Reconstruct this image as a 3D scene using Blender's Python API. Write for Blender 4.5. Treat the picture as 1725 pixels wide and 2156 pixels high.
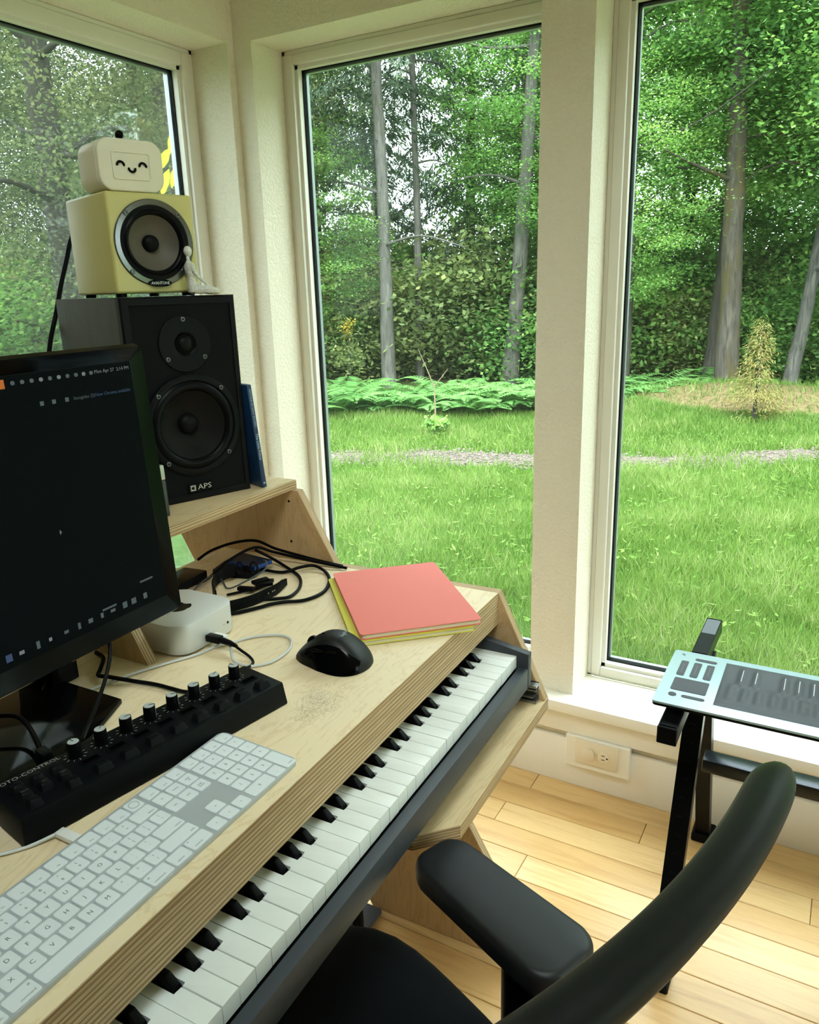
import bpy, bmesh, math, random
import numpy as np
from mathutils import Matrix, Vector

for o in list(bpy.data.objects):
    bpy.data.objects.remove(o)
S = bpy.context.scene
COL = S.collection
PI = math.pi

# ------------------------------------------------------------------ camera
cd = bpy.data.cameras.new('camera')
cam = bpy.data.objects.new('camera', cd)
COL.objects.link(cam)
cd.sensor_fit = 'HORIZONTAL'
cd.sensor_width = 36.0
cd.lens = 1615.9 / 1725.0 * 36.0
cd.clip_start = 0.02
cd.clip_end = 300
_R = ((0.86936983, 0.49335177, -0.02828635),
      (0.11499816, -0.25765187, -0.95937007),
      (-0.48059496, 0.83079452, -0.28072931))
cam.matrix_world = Matrix(((_R[0][0], -_R[1][0], -_R[2][0], 0.0),
                           (_R[0][1], -_R[1][1], -_R[2][1], 0.0),
                           (_R[0][2], -_R[1][2], -_R[2][2], 1.327),
                           (0, 0, 0, 1)))
S.camera = cam

# ------------------------------------------------------------------ sky (overcast: brighter towards the zenith)
W = bpy.data.worlds.new('overcast_sky')
S.world = W
W.use_nodes = True
wn = W.node_tree.nodes
wl = W.node_tree.links
wn.clear()
w_out = wn.new('ShaderNodeOutputWorld')
w_bg = wn.new('ShaderNodeBackground')
w_tc = wn.new('ShaderNodeTexCoord')
w_sep = wn.new('ShaderNodeSeparateXYZ')
w_ramp = wn.new('ShaderNodeValToRGB')
w_ramp.color_ramp.elements[0].position = 0.0
w_ramp.color_ramp.elements[0].color = (0.38, 0.43, 0.46, 1)
w_ramp.color_ramp.elements[1].position = 1.0
w_ramp.color_ramp.elements[1].color = (0.80, 0.92, 1.0, 1)
wl.new(w_tc.outputs['Generated'], w_sep.inputs[0])
wl.new(w_sep.outputs['Z'], w_ramp.inputs[0])
wl.new(w_ramp.outputs[0], w_bg.inputs[0])
w_bg.inputs[1].default_value = SKY = 15.5
wl.new(w_bg.outputs[0], w_out.inputs[0])

# the sun behind thin cloud, high and very soft
sd = bpy.data.lights.new('sun', 'SUN')
sd.energy = 7.0
sd.angle = math.radians(50)
sd.color = (1.0, 0.97, 0.92)
sun = bpy.data.objects.new('sun', sd)
COL.objects.link(sun)
sun.rotation_euler = (math.radians(38), math.radians(24), 0)

vs = S.view_settings
vs.view_transform = 'Standard'
vs.look = 'None'
vs.gamma = 1.0
vs.use_curve_mapping = False
vs.exposure = 0.0

# ------------------------------------------------------------------ helpers
TH = math.atan(0.027)          # the desk stands turned by this much against the walls


def D2W(v, u, z=0.0):
    """desk axes (v towards the user, u along the desk) to the room"""
    c, s = math.cos(TH), math.sin(TH)
    return Vector((v * c - u * s, v * s + u * c, z))


def lin(c):
    return tuple(((x / 255) / 12.92 if x / 255 <= 0.04045 else ((x / 255 + 0.055) / 1.055) ** 2.4) for x in c)


def T(x=0, y=0, z=0):
    return Matrix.Translation((x, y, z))


def RX(a): return Matrix.Rotation(a, 4, 'X')
def RY(a): return Matrix.Rotation(a, 4, 'Y')
def RZ(a): return Matrix.Rotation(a, 4, 'Z')


class MB:
    """collects shapes into one mesh"""
    def __init__(self):
        self.v = []; self.f = []; self.m = []

    def add(self, vs, fs, mi=0, M=None):
        n = len(self.v)
        if M is not None:
            vs = [M @ Vector(p) for p in vs]
        self.v += [tuple(p) for p in vs]
        for i, f in enumerate(fs):
            self.f.append(tuple(k + n for k in f))
            self.m.append(mi[i] if isinstance(mi, (list, tuple)) else mi)
        return self

    def box(self, x0, x1, y0, y1, z0, z1, mi=0, M=None):
        vs = [(x, y, z) for z in (z0, z1) for y in (y0, y1) for x in (x0, x1)]
        fs = [(0, 2, 3, 1), (4, 5, 7, 6), (0, 1, 5, 4), (2, 6, 7, 3), (0, 4, 6, 2), (1, 3, 7, 5)]
        return self.add(vs, fs, mi, M)

    def rbox(self, x0, x1, y0, y1, z0, z1, r=0.002, seg=2, mi=0, M=None, pick=None):
        bm = bmesh.new()
        bmesh.ops.create_cube(bm, size=1)
        for q in bm.verts:
            q.co = Vector(((x0 + x1) / 2 + q.co.x * (x1 - x0), (y0 + y1) / 2 + q.co.y * (y1 - y0),
                           (z0 + z1) / 2 + q.co.z * (z1 - z0)))
        es = [e for e in bm.edges if pick is None or pick(e)]
        bmesh.ops.bevel(bm, geom=es, offset=r, segments=seg, profile=0.5, affect='EDGES')
        return self.bm(bm, mi, M)

    def plate(self, outer, holes, x, mi=0, M=None):
        """a flat plate in the y-z plane at x, facing +x, with holes cut through it"""
        bm = bmesh.new()
        ed = []
        for loop in [outer] + holes:
            vs = [bm.verts.new((x, p[0], p[1])) for p in loop]
            ed += [bm.edges.new((vs[i], vs[(i + 1) % len(vs)])) for i in range(len(vs))]
        bmesh.ops.triangle_fill(bm, edges=ed, use_beauty=True, normal=(1, 0, 0))
        cut = []
        for f in bm.faces:
            f.normal_update()
            if f.normal.x < 0: f.normal_flip()
            c = f.calc_center_median()
            for h in holes:
                hy, hz = sum(p[0] for p in h) / len(h), sum(p[1] for p in h) / len(h)
                if math.hypot(c.y - hy, c.z - hz) < math.hypot(h[0][0] - hy, h[0][1] - hz) * 0.999 and all(
                        abs(math.hypot(v.co.y - hy, v.co.z - hz) - math.hypot(h[0][0] - hy, h[0][1] - hz)) < 1e-5 for v in f.verts):
                    cut.append(f); break
        bmesh.ops.delete(bm, geom=cut, context='FACES_ONLY')
        return self.bm(bm, mi, M)

    def bm(self, bm, mi=0, M=None):
        bm.verts.index_update()
        vs = [q.co.copy() for q in bm.verts]
        fs = [tuple(q.index for q in f.verts) for f in bm.faces]
        bm.free()
        return self.add(vs, fs, mi, M)

    def prism(self, poly, axis, a, b, mi=0, M=None, bev=0.0, seg=2, mi_cap=None):
        """poly: 2-D points in the two other axes in order (x,y,z without axis)"""
        def P(p, t):
            if axis == 'z': return (p[0], p[1], t)
            if axis == 'y': return (p[0], t, p[1])
            return (t, p[0], p[1])
        n = len(poly)
        vs = [P(p, a) for p in poly] + [P(p, b) for p in poly]
        fs = [tuple(range(n))[::-1], tuple(range(n, 2 * n))]
        fs += [(i, (i + 1) % n, n + (i + 1) % n, n + i) for i in range(n)]
        bm = bmesh.new()
        bv = [bm.verts.new(q) for q in vs]
        for f in fs:
            bm.faces.new([bv[i] for i in f])
        bmesh.ops.recalc_face_normals(bm, faces=bm.faces)
        if bev > 0:
            caps = [f for f in bm.faces if len(f.verts) == n and len({round(P_ax(q.co, axis), 6) for q in f.verts}) == 1]
            ed = list({e for f in caps for e in f.edges})
            bmesh.ops.bevel(bm, geom=ed, offset=bev, segments=seg, profile=0.5, affect='EDGES')
        if mi_cap is None:
            return self.bm(bm, mi, M)
        ax = 'xyz'.index(axis)
        bm.normal_update()
        mis = [mi_cap if abs(f.normal[ax]) > 0.9 else mi for f in bm.faces]
        return self.bm(bm, mis, M)

    def tube(self, pts, r, n=8, mi=0, M=None, cap=True):
        pts = [Vector(p) for p in pts]
        k = len(pts)
        rs = r if isinstance(r, (list, tuple)) else [r] * k
        vs, fs = [], []
        up = Vector((0.13, 0.07, 1)).normalized()
        t0 = (pts[1] - pts[0]).normalized()
        if abs(t0.dot(up)) > 0.9:
            up = Vector((1, 0.1, 0.05)).normalized()
        nx = t0.cross(up).normalized()
        for i, p in enumerate(pts):
            t = (pts[min(i + 1, k - 1)] - pts[max(i - 1, 0)])
            t = t.normalized() if t.length > 1e-9 else t0
            nx = (nx - t * nx.dot(t)).normalized()
            ny = t.cross(nx)
            for j in range(n):
                a = 2 * PI * j / n
                vs.append(p + (nx * math.cos(a) + ny * math.sin(a)) * rs[i])
        for i in range(k - 1):
            for j in range(n):
                fs.append((i * n + j, i * n + (j + 1) % n, (i + 1) * n + (j + 1) % n, (i + 1) * n + j))
        if cap:
            fs.append(tuple(range(n))[::-1])
            fs.append(tuple(range((k - 1) * n, k * n)))
        return self.add(vs, fs, mi, M)

    def lathe(self, prof, n=32, mi=0, M=None, a0=0, a1=2 * PI, caps=False):
        """prof: (radius, z); revolved about z"""
        full = abs(a1 - a0 - 2 * PI) < 1e-6
        m = n if full else n + 1
        vs, fs = [], []
        for (r, z) in prof:
            for j in range(m):
                a = a0 + (a1 - a0) * j / n
                vs.append((r * math.cos(a), r * math.sin(a), z))
        for i in range(len(prof) - 1):
            for j in range(n):
                j2 = (j + 1) % m
                fs.append((i * m + j, i * m + j2, (i + 1) * m + j2, (i + 1) * m + j))
        if full and caps:
            if prof[0][0] > 1e-6: fs.append(tuple(range(m))[::-1])
            if prof[-1][0] > 1e-6: fs.append(tuple(range((len(prof) - 1) * m, len(prof) * m)))
        return self.add(vs, fs, mi, M)

    def cyl(self, x, y, z0, z1, r, n=20, mi=0, M=None, bev=0.0):
        pr = [(r, z0), (r, z1)] if bev <= 0 else [(r - bev, z0), (r, z0 + bev), (r, z1 - bev), (r - bev, z1)]
        MM = T(x, y, 0)
        return self.lathe(pr, n, mi, (M @ MM) if M is not None else MM, caps=True)

    def ball(self, c, r, n=14, mi=0, sc=(1, 1, 1), M=None):
        k = n // 2
        prof = [(r * math.sin(PI * i / k), -r * math.cos(PI * i / k)) for i in range(k + 1)]
        prof[0] = (1e-7, -r); prof[-1] = (1e-7, r)
        MM = T(*c) @ Matrix.Diagonal((sc[0], sc[1], sc[2], 1))
        return self.lathe(prof, n, mi, (M @ MM) if M is not None else MM)

    def mesh(self, name, mats, ang=35):
        me = bpy.data.meshes.new(name)
        me.from_pydata(self.v, [], self.f)
        for m_ in (mats if isinstance(mats, (list, tuple)) else [mats]):
            me.materials.append(m_)
        me.polygons.foreach_set('material_index', self.m)
        if ang:
            me.polygons.foreach_set('use_smooth', [True] * len(self.f))
            me.set_sharp_from_angle(angle=math.radians(ang))
        me.validate()
        me.update()
        return me

    def build(self, name, mats, parent=None, ang=35, M=None):
        o = bpy.data.objects.new(name, self.mesh(name, mats, ang))
        COL.objects.link(o)
        if parent is not None: o.parent = parent
        if M is not None: o.matrix_local = M
        return o


def P_ax(co, axis):
    return co['xyz'.index(axis)]


def inst(name, me, parent=None, M=None):
    o = bpy.data.objects.new(name, me)
    COL.objects.link(o)
    if parent is not None: o.parent = parent
    if M is not None: o.matrix_local = M
    return o


def tag(o, label=None, cat=None, group=None, kind=None):
    if label: o['label'] = label
    if cat: o['category'] = cat
    if group: o['group'] = group
    if kind: o['kind'] = kind
    return o


def thing(name, label, cat, loc=(0, 0, 0), rz=0.0, group=None, kind=None):
    o = bpy.data.objects.new(name, None)
    o.empty_display_size = 0.05
    COL.objects.link(o)
    o.location = loc
    o.rotation_euler = (0, 0, rz)
    return tag(o, label, cat, group, kind)


def dthing(name, label, cat, v, u, z, yaw=0.0, group=None):
    """a thing placed in desk axes; its own axes are x = v, y = u"""
    return thing(name, label, cat, D2W(v, u, z), TH + yaw, group)


def rrect(w, d, r, n=5, cx=0.0, cy=0.0):
    """rounded rectangle outline, counter-clockwise"""
    out = []
    for (sx, sy, a0) in ((1, 1, 0), (-1, 1, PI / 2), (-1, -1, PI), (1, -1, 1.5 * PI)):
        for i in range(n + 1):
            a = a0 + PI / 2 * i / n
            out.append((cx + sx * (w / 2 - r) + r * math.cos(a), cy + sy * (d / 2 - r) + r * math.sin(a)))
    return out


def smooth(pts, k=6):
    """Catmull-Rom through points"""
    P = [Vector(p) for p in pts]
    P = [P[0] * 2 - P[1]] + P + [P[-1] * 2 - P[-2]]
    out = []
    for i in range(1, len(P) - 2):
        a, b, c, d = P[i - 1:i + 3]
        for j in range(k):
            t = j / k
            out.append(0.5 * ((2 * b) + (c - a) * t + (2 * a - 5 * b + 4 * c - d) * t * t + (3 * b - a - 3 * c + d) * t ** 3))
    out.append(P[-2])
    return out


_tcache = {}


def text_mesh(s, size, mat, ext=0.0, align='CENTER', shear=0.0, bold=0.0, space=1.0):
    key = (s, size, mat.name, ext, align, shear, bold, space)
    if key in _tcache: return _tcache[key]
    c = bpy.data.curves.new('lettering', 'FONT')
    c.body = s; c.size = size; c.align_x = align; c.align_y = 'CENTER'
    c.resolution_u = 2; c.extrude = ext; c.shear = shear; c.offset = bold; c.space_character = space
    c.materials.append(mat)
    o = bpy.data.objects.new('lettering', c)
    COL.objects.link(o)
    me = bpy.data.meshes.new_from_object(o.evaluated_get(bpy.context.evaluated_depsgraph_get()))
    bpy.data.objects.remove(o)
    if not me.materials: me.materials.append(mat)
    _tcache[key] = me
    return me


def text(name, s, size, mat, parent, M, **k):
    return inst(name, text_mesh(s, size, mat, **k), parent, M)


# ------------------------------------------------------------------ materials
class NT:
    def __init__(self, name):
        self.m = bpy.data.materials.new(name)
        self.m.use_nodes = True
        self.t = self.m.node_tree
        self.b = self.t.nodes['Principled BSDF']
        self.out = self.t.nodes['Material Output']

    def n(self, typ, **k):
        o = self.t.nodes.new(typ)
        for a, b in k.items(): setattr(o, a, b)
        return o

    def l(self, a, b): self.t.links.new(a, b)

    def coord(self, kind='Object', scale=(1, 1, 1), rot=(0, 0, 0)):
        tc = self.n('ShaderNodeTexCoord'); mp = self.n('ShaderNodeMapping')
        mp.inputs['Scale'].default_value = scale
        mp.inputs['Rotation'].default_value = rot
        self.l(tc.outputs[kind], mp.inputs[0])
        return mp.outputs[0]

    def noise(self, vec, scale, detail=4, rough=0.55, dist=0.0):
        o = self.n('ShaderNodeTexNoise')
        o.inputs['Scale'].default_value = scale; o.inputs['Detail'].default_value = detail
        o.inputs['Roughness'].default_value = rough; o.inputs['Distortion'].default_value = dist
        if vec is not None: self.l(vec, o.inputs['Vector'])
        return o.outputs['Fac']

    def ramp(self, fac, stops):
        o = self.n('ShaderNodeValToRGB')
        e = o.color_ramp.elements
        while len(e) < len(stops): e.new(0.5)
        for i, (p, c) in enumerate(stops):
            e[i].position = p; e[i].color = (*c, 1)
        self.l(fac, o.inputs[0])
        return o.outputs[0]

    def mix(self, fac, a, b, typ='MIX'):
        o = self.n('ShaderNodeMix', data_type='RGBA', blend_type=typ)
        for s, x in ((0, fac), (6, a), (7, b)):
            if isinstance(x, (int, float)): o.inputs[s].default_value = x
            elif isinstance(x, tuple): o.inputs[s].default_value = (*x, 1) if len(x) == 3 else x
            else: self.l(x, o.inputs[s])
        return o.outputs[2]

    def math(self, op, a, b=0.0):
        o = self.n('ShaderNodeMath', operation=op)
        for s, x in ((0, a), (1, b)):
            if isinstance(x, (int, float)): o.inputs[s].default_value = x
            else: self.l(x, o.inputs[s])
        return o.outputs[0]

    def bump(self, h, strength=0.3, dist=0.002):
        o = self.n('ShaderNodeBump')
        o.inputs['Strength'].default_value = strength; o.inputs['Distance'].default_value = dist
        self.l(h, o.inputs['Height'])
        self.l(o.outputs[0], self.b.inputs['Normal'])

    def color(self, c): self.l(c, self.b.inputs['Base Color'])


def mat(name, rgb, rough=0.5, metal=0.0, spec=0.5, bump=None, coat=0.0, grain=0.0, sheen=None):
    k = NT(name)
    c = lin(rgb)
    if max(rgb) < 44:                      # black plastics: deep, with little sheen
        c = tuple(0.45 * x for x in c); spec = min(spec, 0.10) if sheen is None else sheen
    k.b.inputs['Base Color'].default_value = (*c, 1)
    k.b.inputs['Roughness'].default_value = rough
    k.b.inputs['Metallic'].default_value = metal
    k.b.inputs['Specular IOR Level'].default_value = spec
    k.b.inputs['Coat Weight'].default_value = coat
    k.b.inputs['Coat Roughness'].default_value = 0.05
    if bump or grain:
        vec = k.coord()
        if bump:
            k.bump(k.noise(vec, bump[0], 3), bump[1], bump[2] if len(bump) > 2 else 0.001)
        if grain:
            f = k.noise(vec, 60, 4)
            k.color(k.ramp(f, [(0.3, tuple(x * (1 - grain) for x in c)), (0.7, tuple(min(1, x * (1 + grain)) for x in c))]))
    return k.m


M = {}


def wall_mat(name, rgb, s):
    k = NT(name)
    k.b.inputs['Base Color'].default_value = (*lin(rgb), 1)
    k.b.inputs['Roughness'].default_value = 0.62
    vec = k.coord()
    a = k.noise(vec, 105, 3, 0.5, 0.4)
    b = k.noise(vec, 240, 3, 0.6, 0.3)
    h = k.math('ADD', k.ramp(a, [(0.42, (0, 0, 0)), (0.58, (1, 1, 1))]), k.math('MULTIPLY', b, 0.7))
    k.bump(h, s, 0.0022)
    return k.m


M['wall'] = wall_mat('wall_paint', (236, 227, 206), 0.6)
M['ceil'] = wall_mat('ceiling_paint', (236, 232, 222), 0.5)
M['trim'] = mat('trim_paint', (238, 232, 217), 0.42, bump=(40, 0.05))
M['vinyl'] = mat('window_vinyl', (230, 226, 214), 0.38)
M['gasket'] = mat('window_gasket', (28, 30, 32), 0.5)
M['spacer'] = mat('window_spacer', (170, 178, 182), 0.3, 0.6)


def glass_mat(name, tint, refl=1.0, haze=0.0):
    k = NT(name)
    tr = k.n('ShaderNodeBsdfTransparent'); tr.inputs[0].default_value = (*tint, 1)
    gl = k.n('ShaderNodeBsdfGlossy'); gl.inputs['Roughness'].default_value = 0.02
    fr = k.n('ShaderNodeFresnel'); fr.inputs[0].default_value = 1.45
    mx = k.n('ShaderNodeMixShader')
    k.l(k.math('MULTIPLY', fr.outputs[0], refl), mx.inputs[0])
    k.l(tr.outputs[0], mx.inputs[1]); k.l(gl.outputs[0], mx.inputs[2])
    last = mx.outputs[0]
    if haze:
        df = k.n('ShaderNodeBsdfDiffuse'); df.inputs[0].default_value = (0.72, 0.85, 0.80, 1)
        m2 = k.n('ShaderNodeMixShader'); m2.inputs[0].default_value = haze
        k.l(last, m2.inputs[1]); k.l(df.outputs[0], m2.inputs[2]); last = m2.outputs[0]
    k.l(last, k.out.inputs[0])
    return k.m


M['glass'] = glass_mat('window_glass', (0.95, 0.975, 0.96), 0.2, 0.016)


def screen_mat():
    """fine insect mesh: mostly see-through, the threads a dull grey"""
    k = NT('insect_mesh')
    tr = k.n('ShaderNodeBsdfTransparent')
    df = k.n('ShaderNodeBsdfDiffuse'); df.inputs[0].default_value = (0.20, 0.21, 0.21, 1)
    mx = k.n('ShaderNodeMixShader'); mx.inputs[0].default_value = 0.30
    k.l(tr.outputs[0], mx.inputs[1]); k.l(df.outputs[0], mx.inputs[2])
    k.l(mx.outputs[0], k.out.inputs[0])
    return k.m


M['mesh'] = screen_mat()


def floor_mat():
    k = NT('maple_boards')
    oi = k.n('ShaderNodeObjectInfo')
    tc = k.n('ShaderNodeTexCoord'); ad = k.n('ShaderNodeVectorMath', operation='ADD')
    cb = k.n('ShaderNodeCombineXYZ')
    k.l(k.math('MULTIPLY', oi.outputs['Random'], 37.0), cb.inputs[0])
    k.l(k.math('MULTIPLY', oi.outputs['Random'], 91.0), cb.inputs[1])
    k.l(tc.outputs['Object'], ad.inputs[0]); k.l(cb.outputs[0], ad.inputs[1])
    mp = k.n('ShaderNodeMapping'); mp.inputs['Scale'].default_value = (1.3, 15, 1)
    k.l(ad.outputs[0], mp.inputs[0])
    g = k.noise(mp.outputs[0], 2.2, 6, 0.62, 0.7)
    fine = k.noise(mp.outputs[0], 14, 4, 0.6)
    base = k.ramp(oi.outputs['Random'], [(0.0, lin((204, 163, 102))), (0.25, lin((212, 172, 112))), (0.75, lin((218, 181, 122))), (1.0, lin((226, 193, 137)))])
    dark = k.mix(1.0, base, (0.72, 0.60, 0.47), 'MULTIPLY')
    c = k.mix(k.ramp(g, [(0.50, (0, 0, 0)), (0.78, (1, 1, 1))]), base, dark)
    c = k.mix(k.math('MULTIPLY', k.ramp(fine, [(0.45, (0, 0, 0)), (0.75, (1, 1, 1))]), 0.25), c, dark)
    k.color(c)
    k.b.inputs['Roughness'].default_value = 0.33
    k.bump(fine, 0.05, 0.0006)
    return k.m


M['floor'] = floor_mat()
M['subfloor'] = mat('subfloor', (70, 50, 34), 0.9)


def birch_mat(name, axis, a=(222, 198, 154), b=(206, 176, 128)):
    """plywood face veneer; the grain runs along the given axis"""
    k = NT(name)
    sc = {'x': (1.6, 9, 9), 'y': (9, 1.6, 9), 'z': (9, 9, 1.6)}[axis]
    vec = k.coord('Object', sc)
    g = k.noise(vec, 1.1, 5, 0.6, 2.2)
    fine = k.noise(k.coord('Object', tuple(s * 5 for s in sc)), 4, 4, 0.65)
    w = k.math('FRACT', k.math('MULTIPLY', g, 9.0))
    c = k.ramp(w, [(0.0, lin(b)), (0.25, lin(a)), (0.8, lin(a)), (1.0, lin(b))])
    c = k.mix(k.math('MULTIPLY', fine, 0.55), c, lin(tuple(int(x * 0.9) for x in a)))
    k.color(c)
    k.b.inputs['Roughness'].default_value = 0.45
    k.bump(fine, 0.05, 0.0005)
    return k.m


def ply_edge(name, axis, pitch, offset=0.0, d=(146, 116, 78), l=(214, 190, 150)):
    """the layered edge of plywood: veneers alternate along the thickness"""
    k = NT(name)
    tc = k.n('ShaderNodeTexCoord'); sp = k.n('ShaderNodeSeparateXYZ')
    k.l(tc.outputs['Object'], sp.inputs[0])
    ax = {'x': 0, 'y': 1, 'z': 2}[axis]
    wob = k.noise(k.coord('Object', (3, 3, 3)), 3, 2)
    slow = k.noise(k.coord('Object', tuple(120 if i == ax else 1.2 for i in range(3))), 1.0, 2)
    t = k.math('ADD', k.math('MULTIPLY', k.math('ADD', sp.outputs[ax], offset), 1.0 / pitch), k.math('ADD', k.math('MULTIPLY', wob, 0.4), k.math('MULTIPLY', slow, 1.1)))
    w = k.math('FRACT', t)
    lay = k.noise(None, 1.0, 0)
    fl = k.n('ShaderNodeCombineXYZ')
    k.l(k.math('FLOOR', t), fl.inputs[0])
    wn_ = k.n('ShaderNodeTexWhiteNoise'); k.l(fl.outputs[0], wn_.inputs['Vector'])
    sc = tuple(300 if i == ax else 10 for i in range(3))
    gr = k.noise(k.coord('Object', sc), 1.4, 4, 0.7)
    c = k.ramp(w, [(0.0, lin(d)), (0.22, lin(d)), (0.40, lin(tuple((p + 2 * q) // 3 for p, q in zip(d, l)))), (0.55, lin(l)), (0.9, lin(l)), (1.0, lin(d))])
    c = k.mix(k.math('MULTIPLY', wn_.outputs['Value'], 0.35), c, lin((186, 150, 102)))
    c = k.mix(k.math('MULTIPLY', k.ramp(gr, [(0.42, (0, 0, 0)), (0.7, (1, 1, 1))]), 0.55), c, lin((128, 94, 56)))
    k.color(c)
    k.b.inputs['Roughness'].default_value = 0.6
    return k.m


def worktop_mat():
    """birch veneer with the worn grey patch where a hand has rubbed it"""
    k = NT('birch_worktop')
    vec = k.coord('Object', (5.5, 1.8, 5))
    g = k.noise(vec, 1.15, 6, 0.6, 2.6)
    fine = k.noise(k.coord('Object', (60, 16, 60)), 4, 4, 0.65)
    w = k.math('FRACT', k.math('MULTIPLY', g, 8.0))
    a, b = (238, 219, 182), (224, 200, 158)
    c = k.ramp(w, [(0.0, lin(b)), (0.2, lin(a)), (0.85, lin(a)), (1.0, lin(b))])
    c = k.mix(k.math('MULTIPLY', fine, 0.5), c, lin((222, 200, 160)))
    tc = k.n('ShaderNodeTexCoord'); sp = k.n('ShaderNodeSeparateXYZ')
    k.l(tc.outputs['Object'], sp.inputs[0])
    dx = k.math('MULTIPLY', k.math('SUBTRACT', sp.outputs[0], WEAR[0]), 1 / 0.045)
    dy = k.math('MULTIPLY', k.math('SUBTRACT', sp.outputs[1], WEAR[1]), 1 / 0.11)
    r2 = k.math('ADD', k.math('MULTIPLY', dx, dx), k.math('MULTIPLY', dy, dy))
    fall = k.math('SUBTRACT', 1.0, r2)
    sp2 = k.noise(k.coord('Object', (260, 120, 260), (0, 0, 0.6)), 1.6, 6, 0.8)
    big = k.noise(k.coord('Object', (20, 20, 20)), 1.2, 3)
    s = k.math('ADD', sp2, k.math('ADD', k.math('MULTIPLY', fall, 0.14), k.math('MULTIPLY', k.math('SUBTRACT', big, 0.5), 0.35)))
    c = k.mix(k.math('MULTIPLY', k.ramp(s, [(0.60, (0, 0, 0)), (0.85, (1, 1, 1))]), 0.6), c, lin((84, 78, 68)))
    k.color(c)
    k.b.inputs['Roughness'].default_value = 0.42
    k.bump(fine, 0.04, 0.0005)
    return k.m
# ------------------------------------------------------------------ the room
XL, YB = -1.545, 1.80            # inner faces of the left and back walls
XR, YF, ZC = 3.0, -4.2, 2.50
ZS, ZH = 0.267, 1.965            # window sill top and window head
OUT = 0.20


def structure(name, kind='structure'):
    return thing(name, None, None, (0, 0, 0), kind=kind)


def wall(name, axis, at, outer, lo, hi, holes, parent_kind='structure', z1=ZC, mat_='wall'):
    """a wall as boxes around its openings; holes: (a0, a1, z0, z1) along the wall"""
    b = MB()

    def put(a0, a1, z0, z1):
        if a1 - a0 < 1e-4 or z1 - z0 < 1e-4: return
        p, q = min(at, outer), max(at, outer)
        if axis == 'x': b.box(a0, a1, p, q, z0, z1)
        else: b.box(p, q, a0, a1, z0, z1)
    x = lo
    for (a0, a1, z0, z1_) in sorted(holes):
        put(x, a0, -0.42, z1)
        put(a0, a1, -0.42, z0)
        put(a0, a1, z1_, z1)
        x = a1
    put(x, hi, -0.42, z1)
    o = b.build(name, M[mat_], None, 0)
    o['kind'] = parent_kind
    return o


ZSO = ZS - 0.04
WIN2, WIN3, WIN4 = (-1.485, -0.674), (-0.553, 0.258), (0.379, 1.19)
WINL = (0.964, 1.775)
WINL2 = (-1.9, -0.1)
wall('wall_back', 'x', YB, YB + OUT, XL - OUT, XR + OUT, [(*w, ZSO, ZH) for w in (WIN2, WIN3, WIN4)] + [(1.5, 2.6, ZSO, ZH)])
wall('wall_left', 'y', XL, XL - OUT, YF - OUT, YB, [(*WINL, ZSO, ZH)])
wall('wall_right', 'y', XR, XR + OUT, YF - OUT, YB, [(0.2, 1.5, 0.3, ZH + 0.2)])
wall('wall_front', 'x', YF, YF - OUT, XL, XR, [])
SKX, SKY_ = (-0.32, 0.38), (-0.45, 0.25)      # assumed skylight out of view, added to brighten the desk and keys
b = MB()
b.box(XL - OUT, SKX[0], YF - OUT, YB + OUT, ZC, ZC + 0.12); b.box(SKX[1], XR + OUT, YF - OUT, YB + OUT, ZC, ZC + 0.12)
b.box(SKX[0], SKX[1], YF - OUT, SKY_[0], ZC, ZC + 0.12); b.box(SKX[0], SKX[1], SKY_[1], YB + OUT, ZC, ZC + 0.12)
b.build('ceiling', M['ceil'], None, 0)['kind'] = 'structure'
rw = structure('added_skylight')
for x0_, x1_, y0_, y1_ in ((SKX[0], SKX[0] + 0.03, *SKY_), (SKX[1] - 0.03, SKX[1], *SKY_), (SKX[0] + 0.03, SKX[1] - 0.03, SKY_[0], SKY_[0] + 0.03), (SKX[0] + 0.03, SKX[1] - 0.03, SKY_[1] - 0.03, SKY_[1])):
    b = MB(); b.box(x0_, x1_, y0_, y1_, ZC + 0.06, ZC + 0.15); b.build('added_skylight_frame', M['vinyl'], rw, 0)
b = MB(); b.box(SKX[0] + 0.03, SKX[1] - 0.03, SKY_[0] + 0.03, SKY_[1] - 0.03, ZC + 0.10, ZC + 0.106); b.build('glass_pane', M['glass'], rw, 0)

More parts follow.
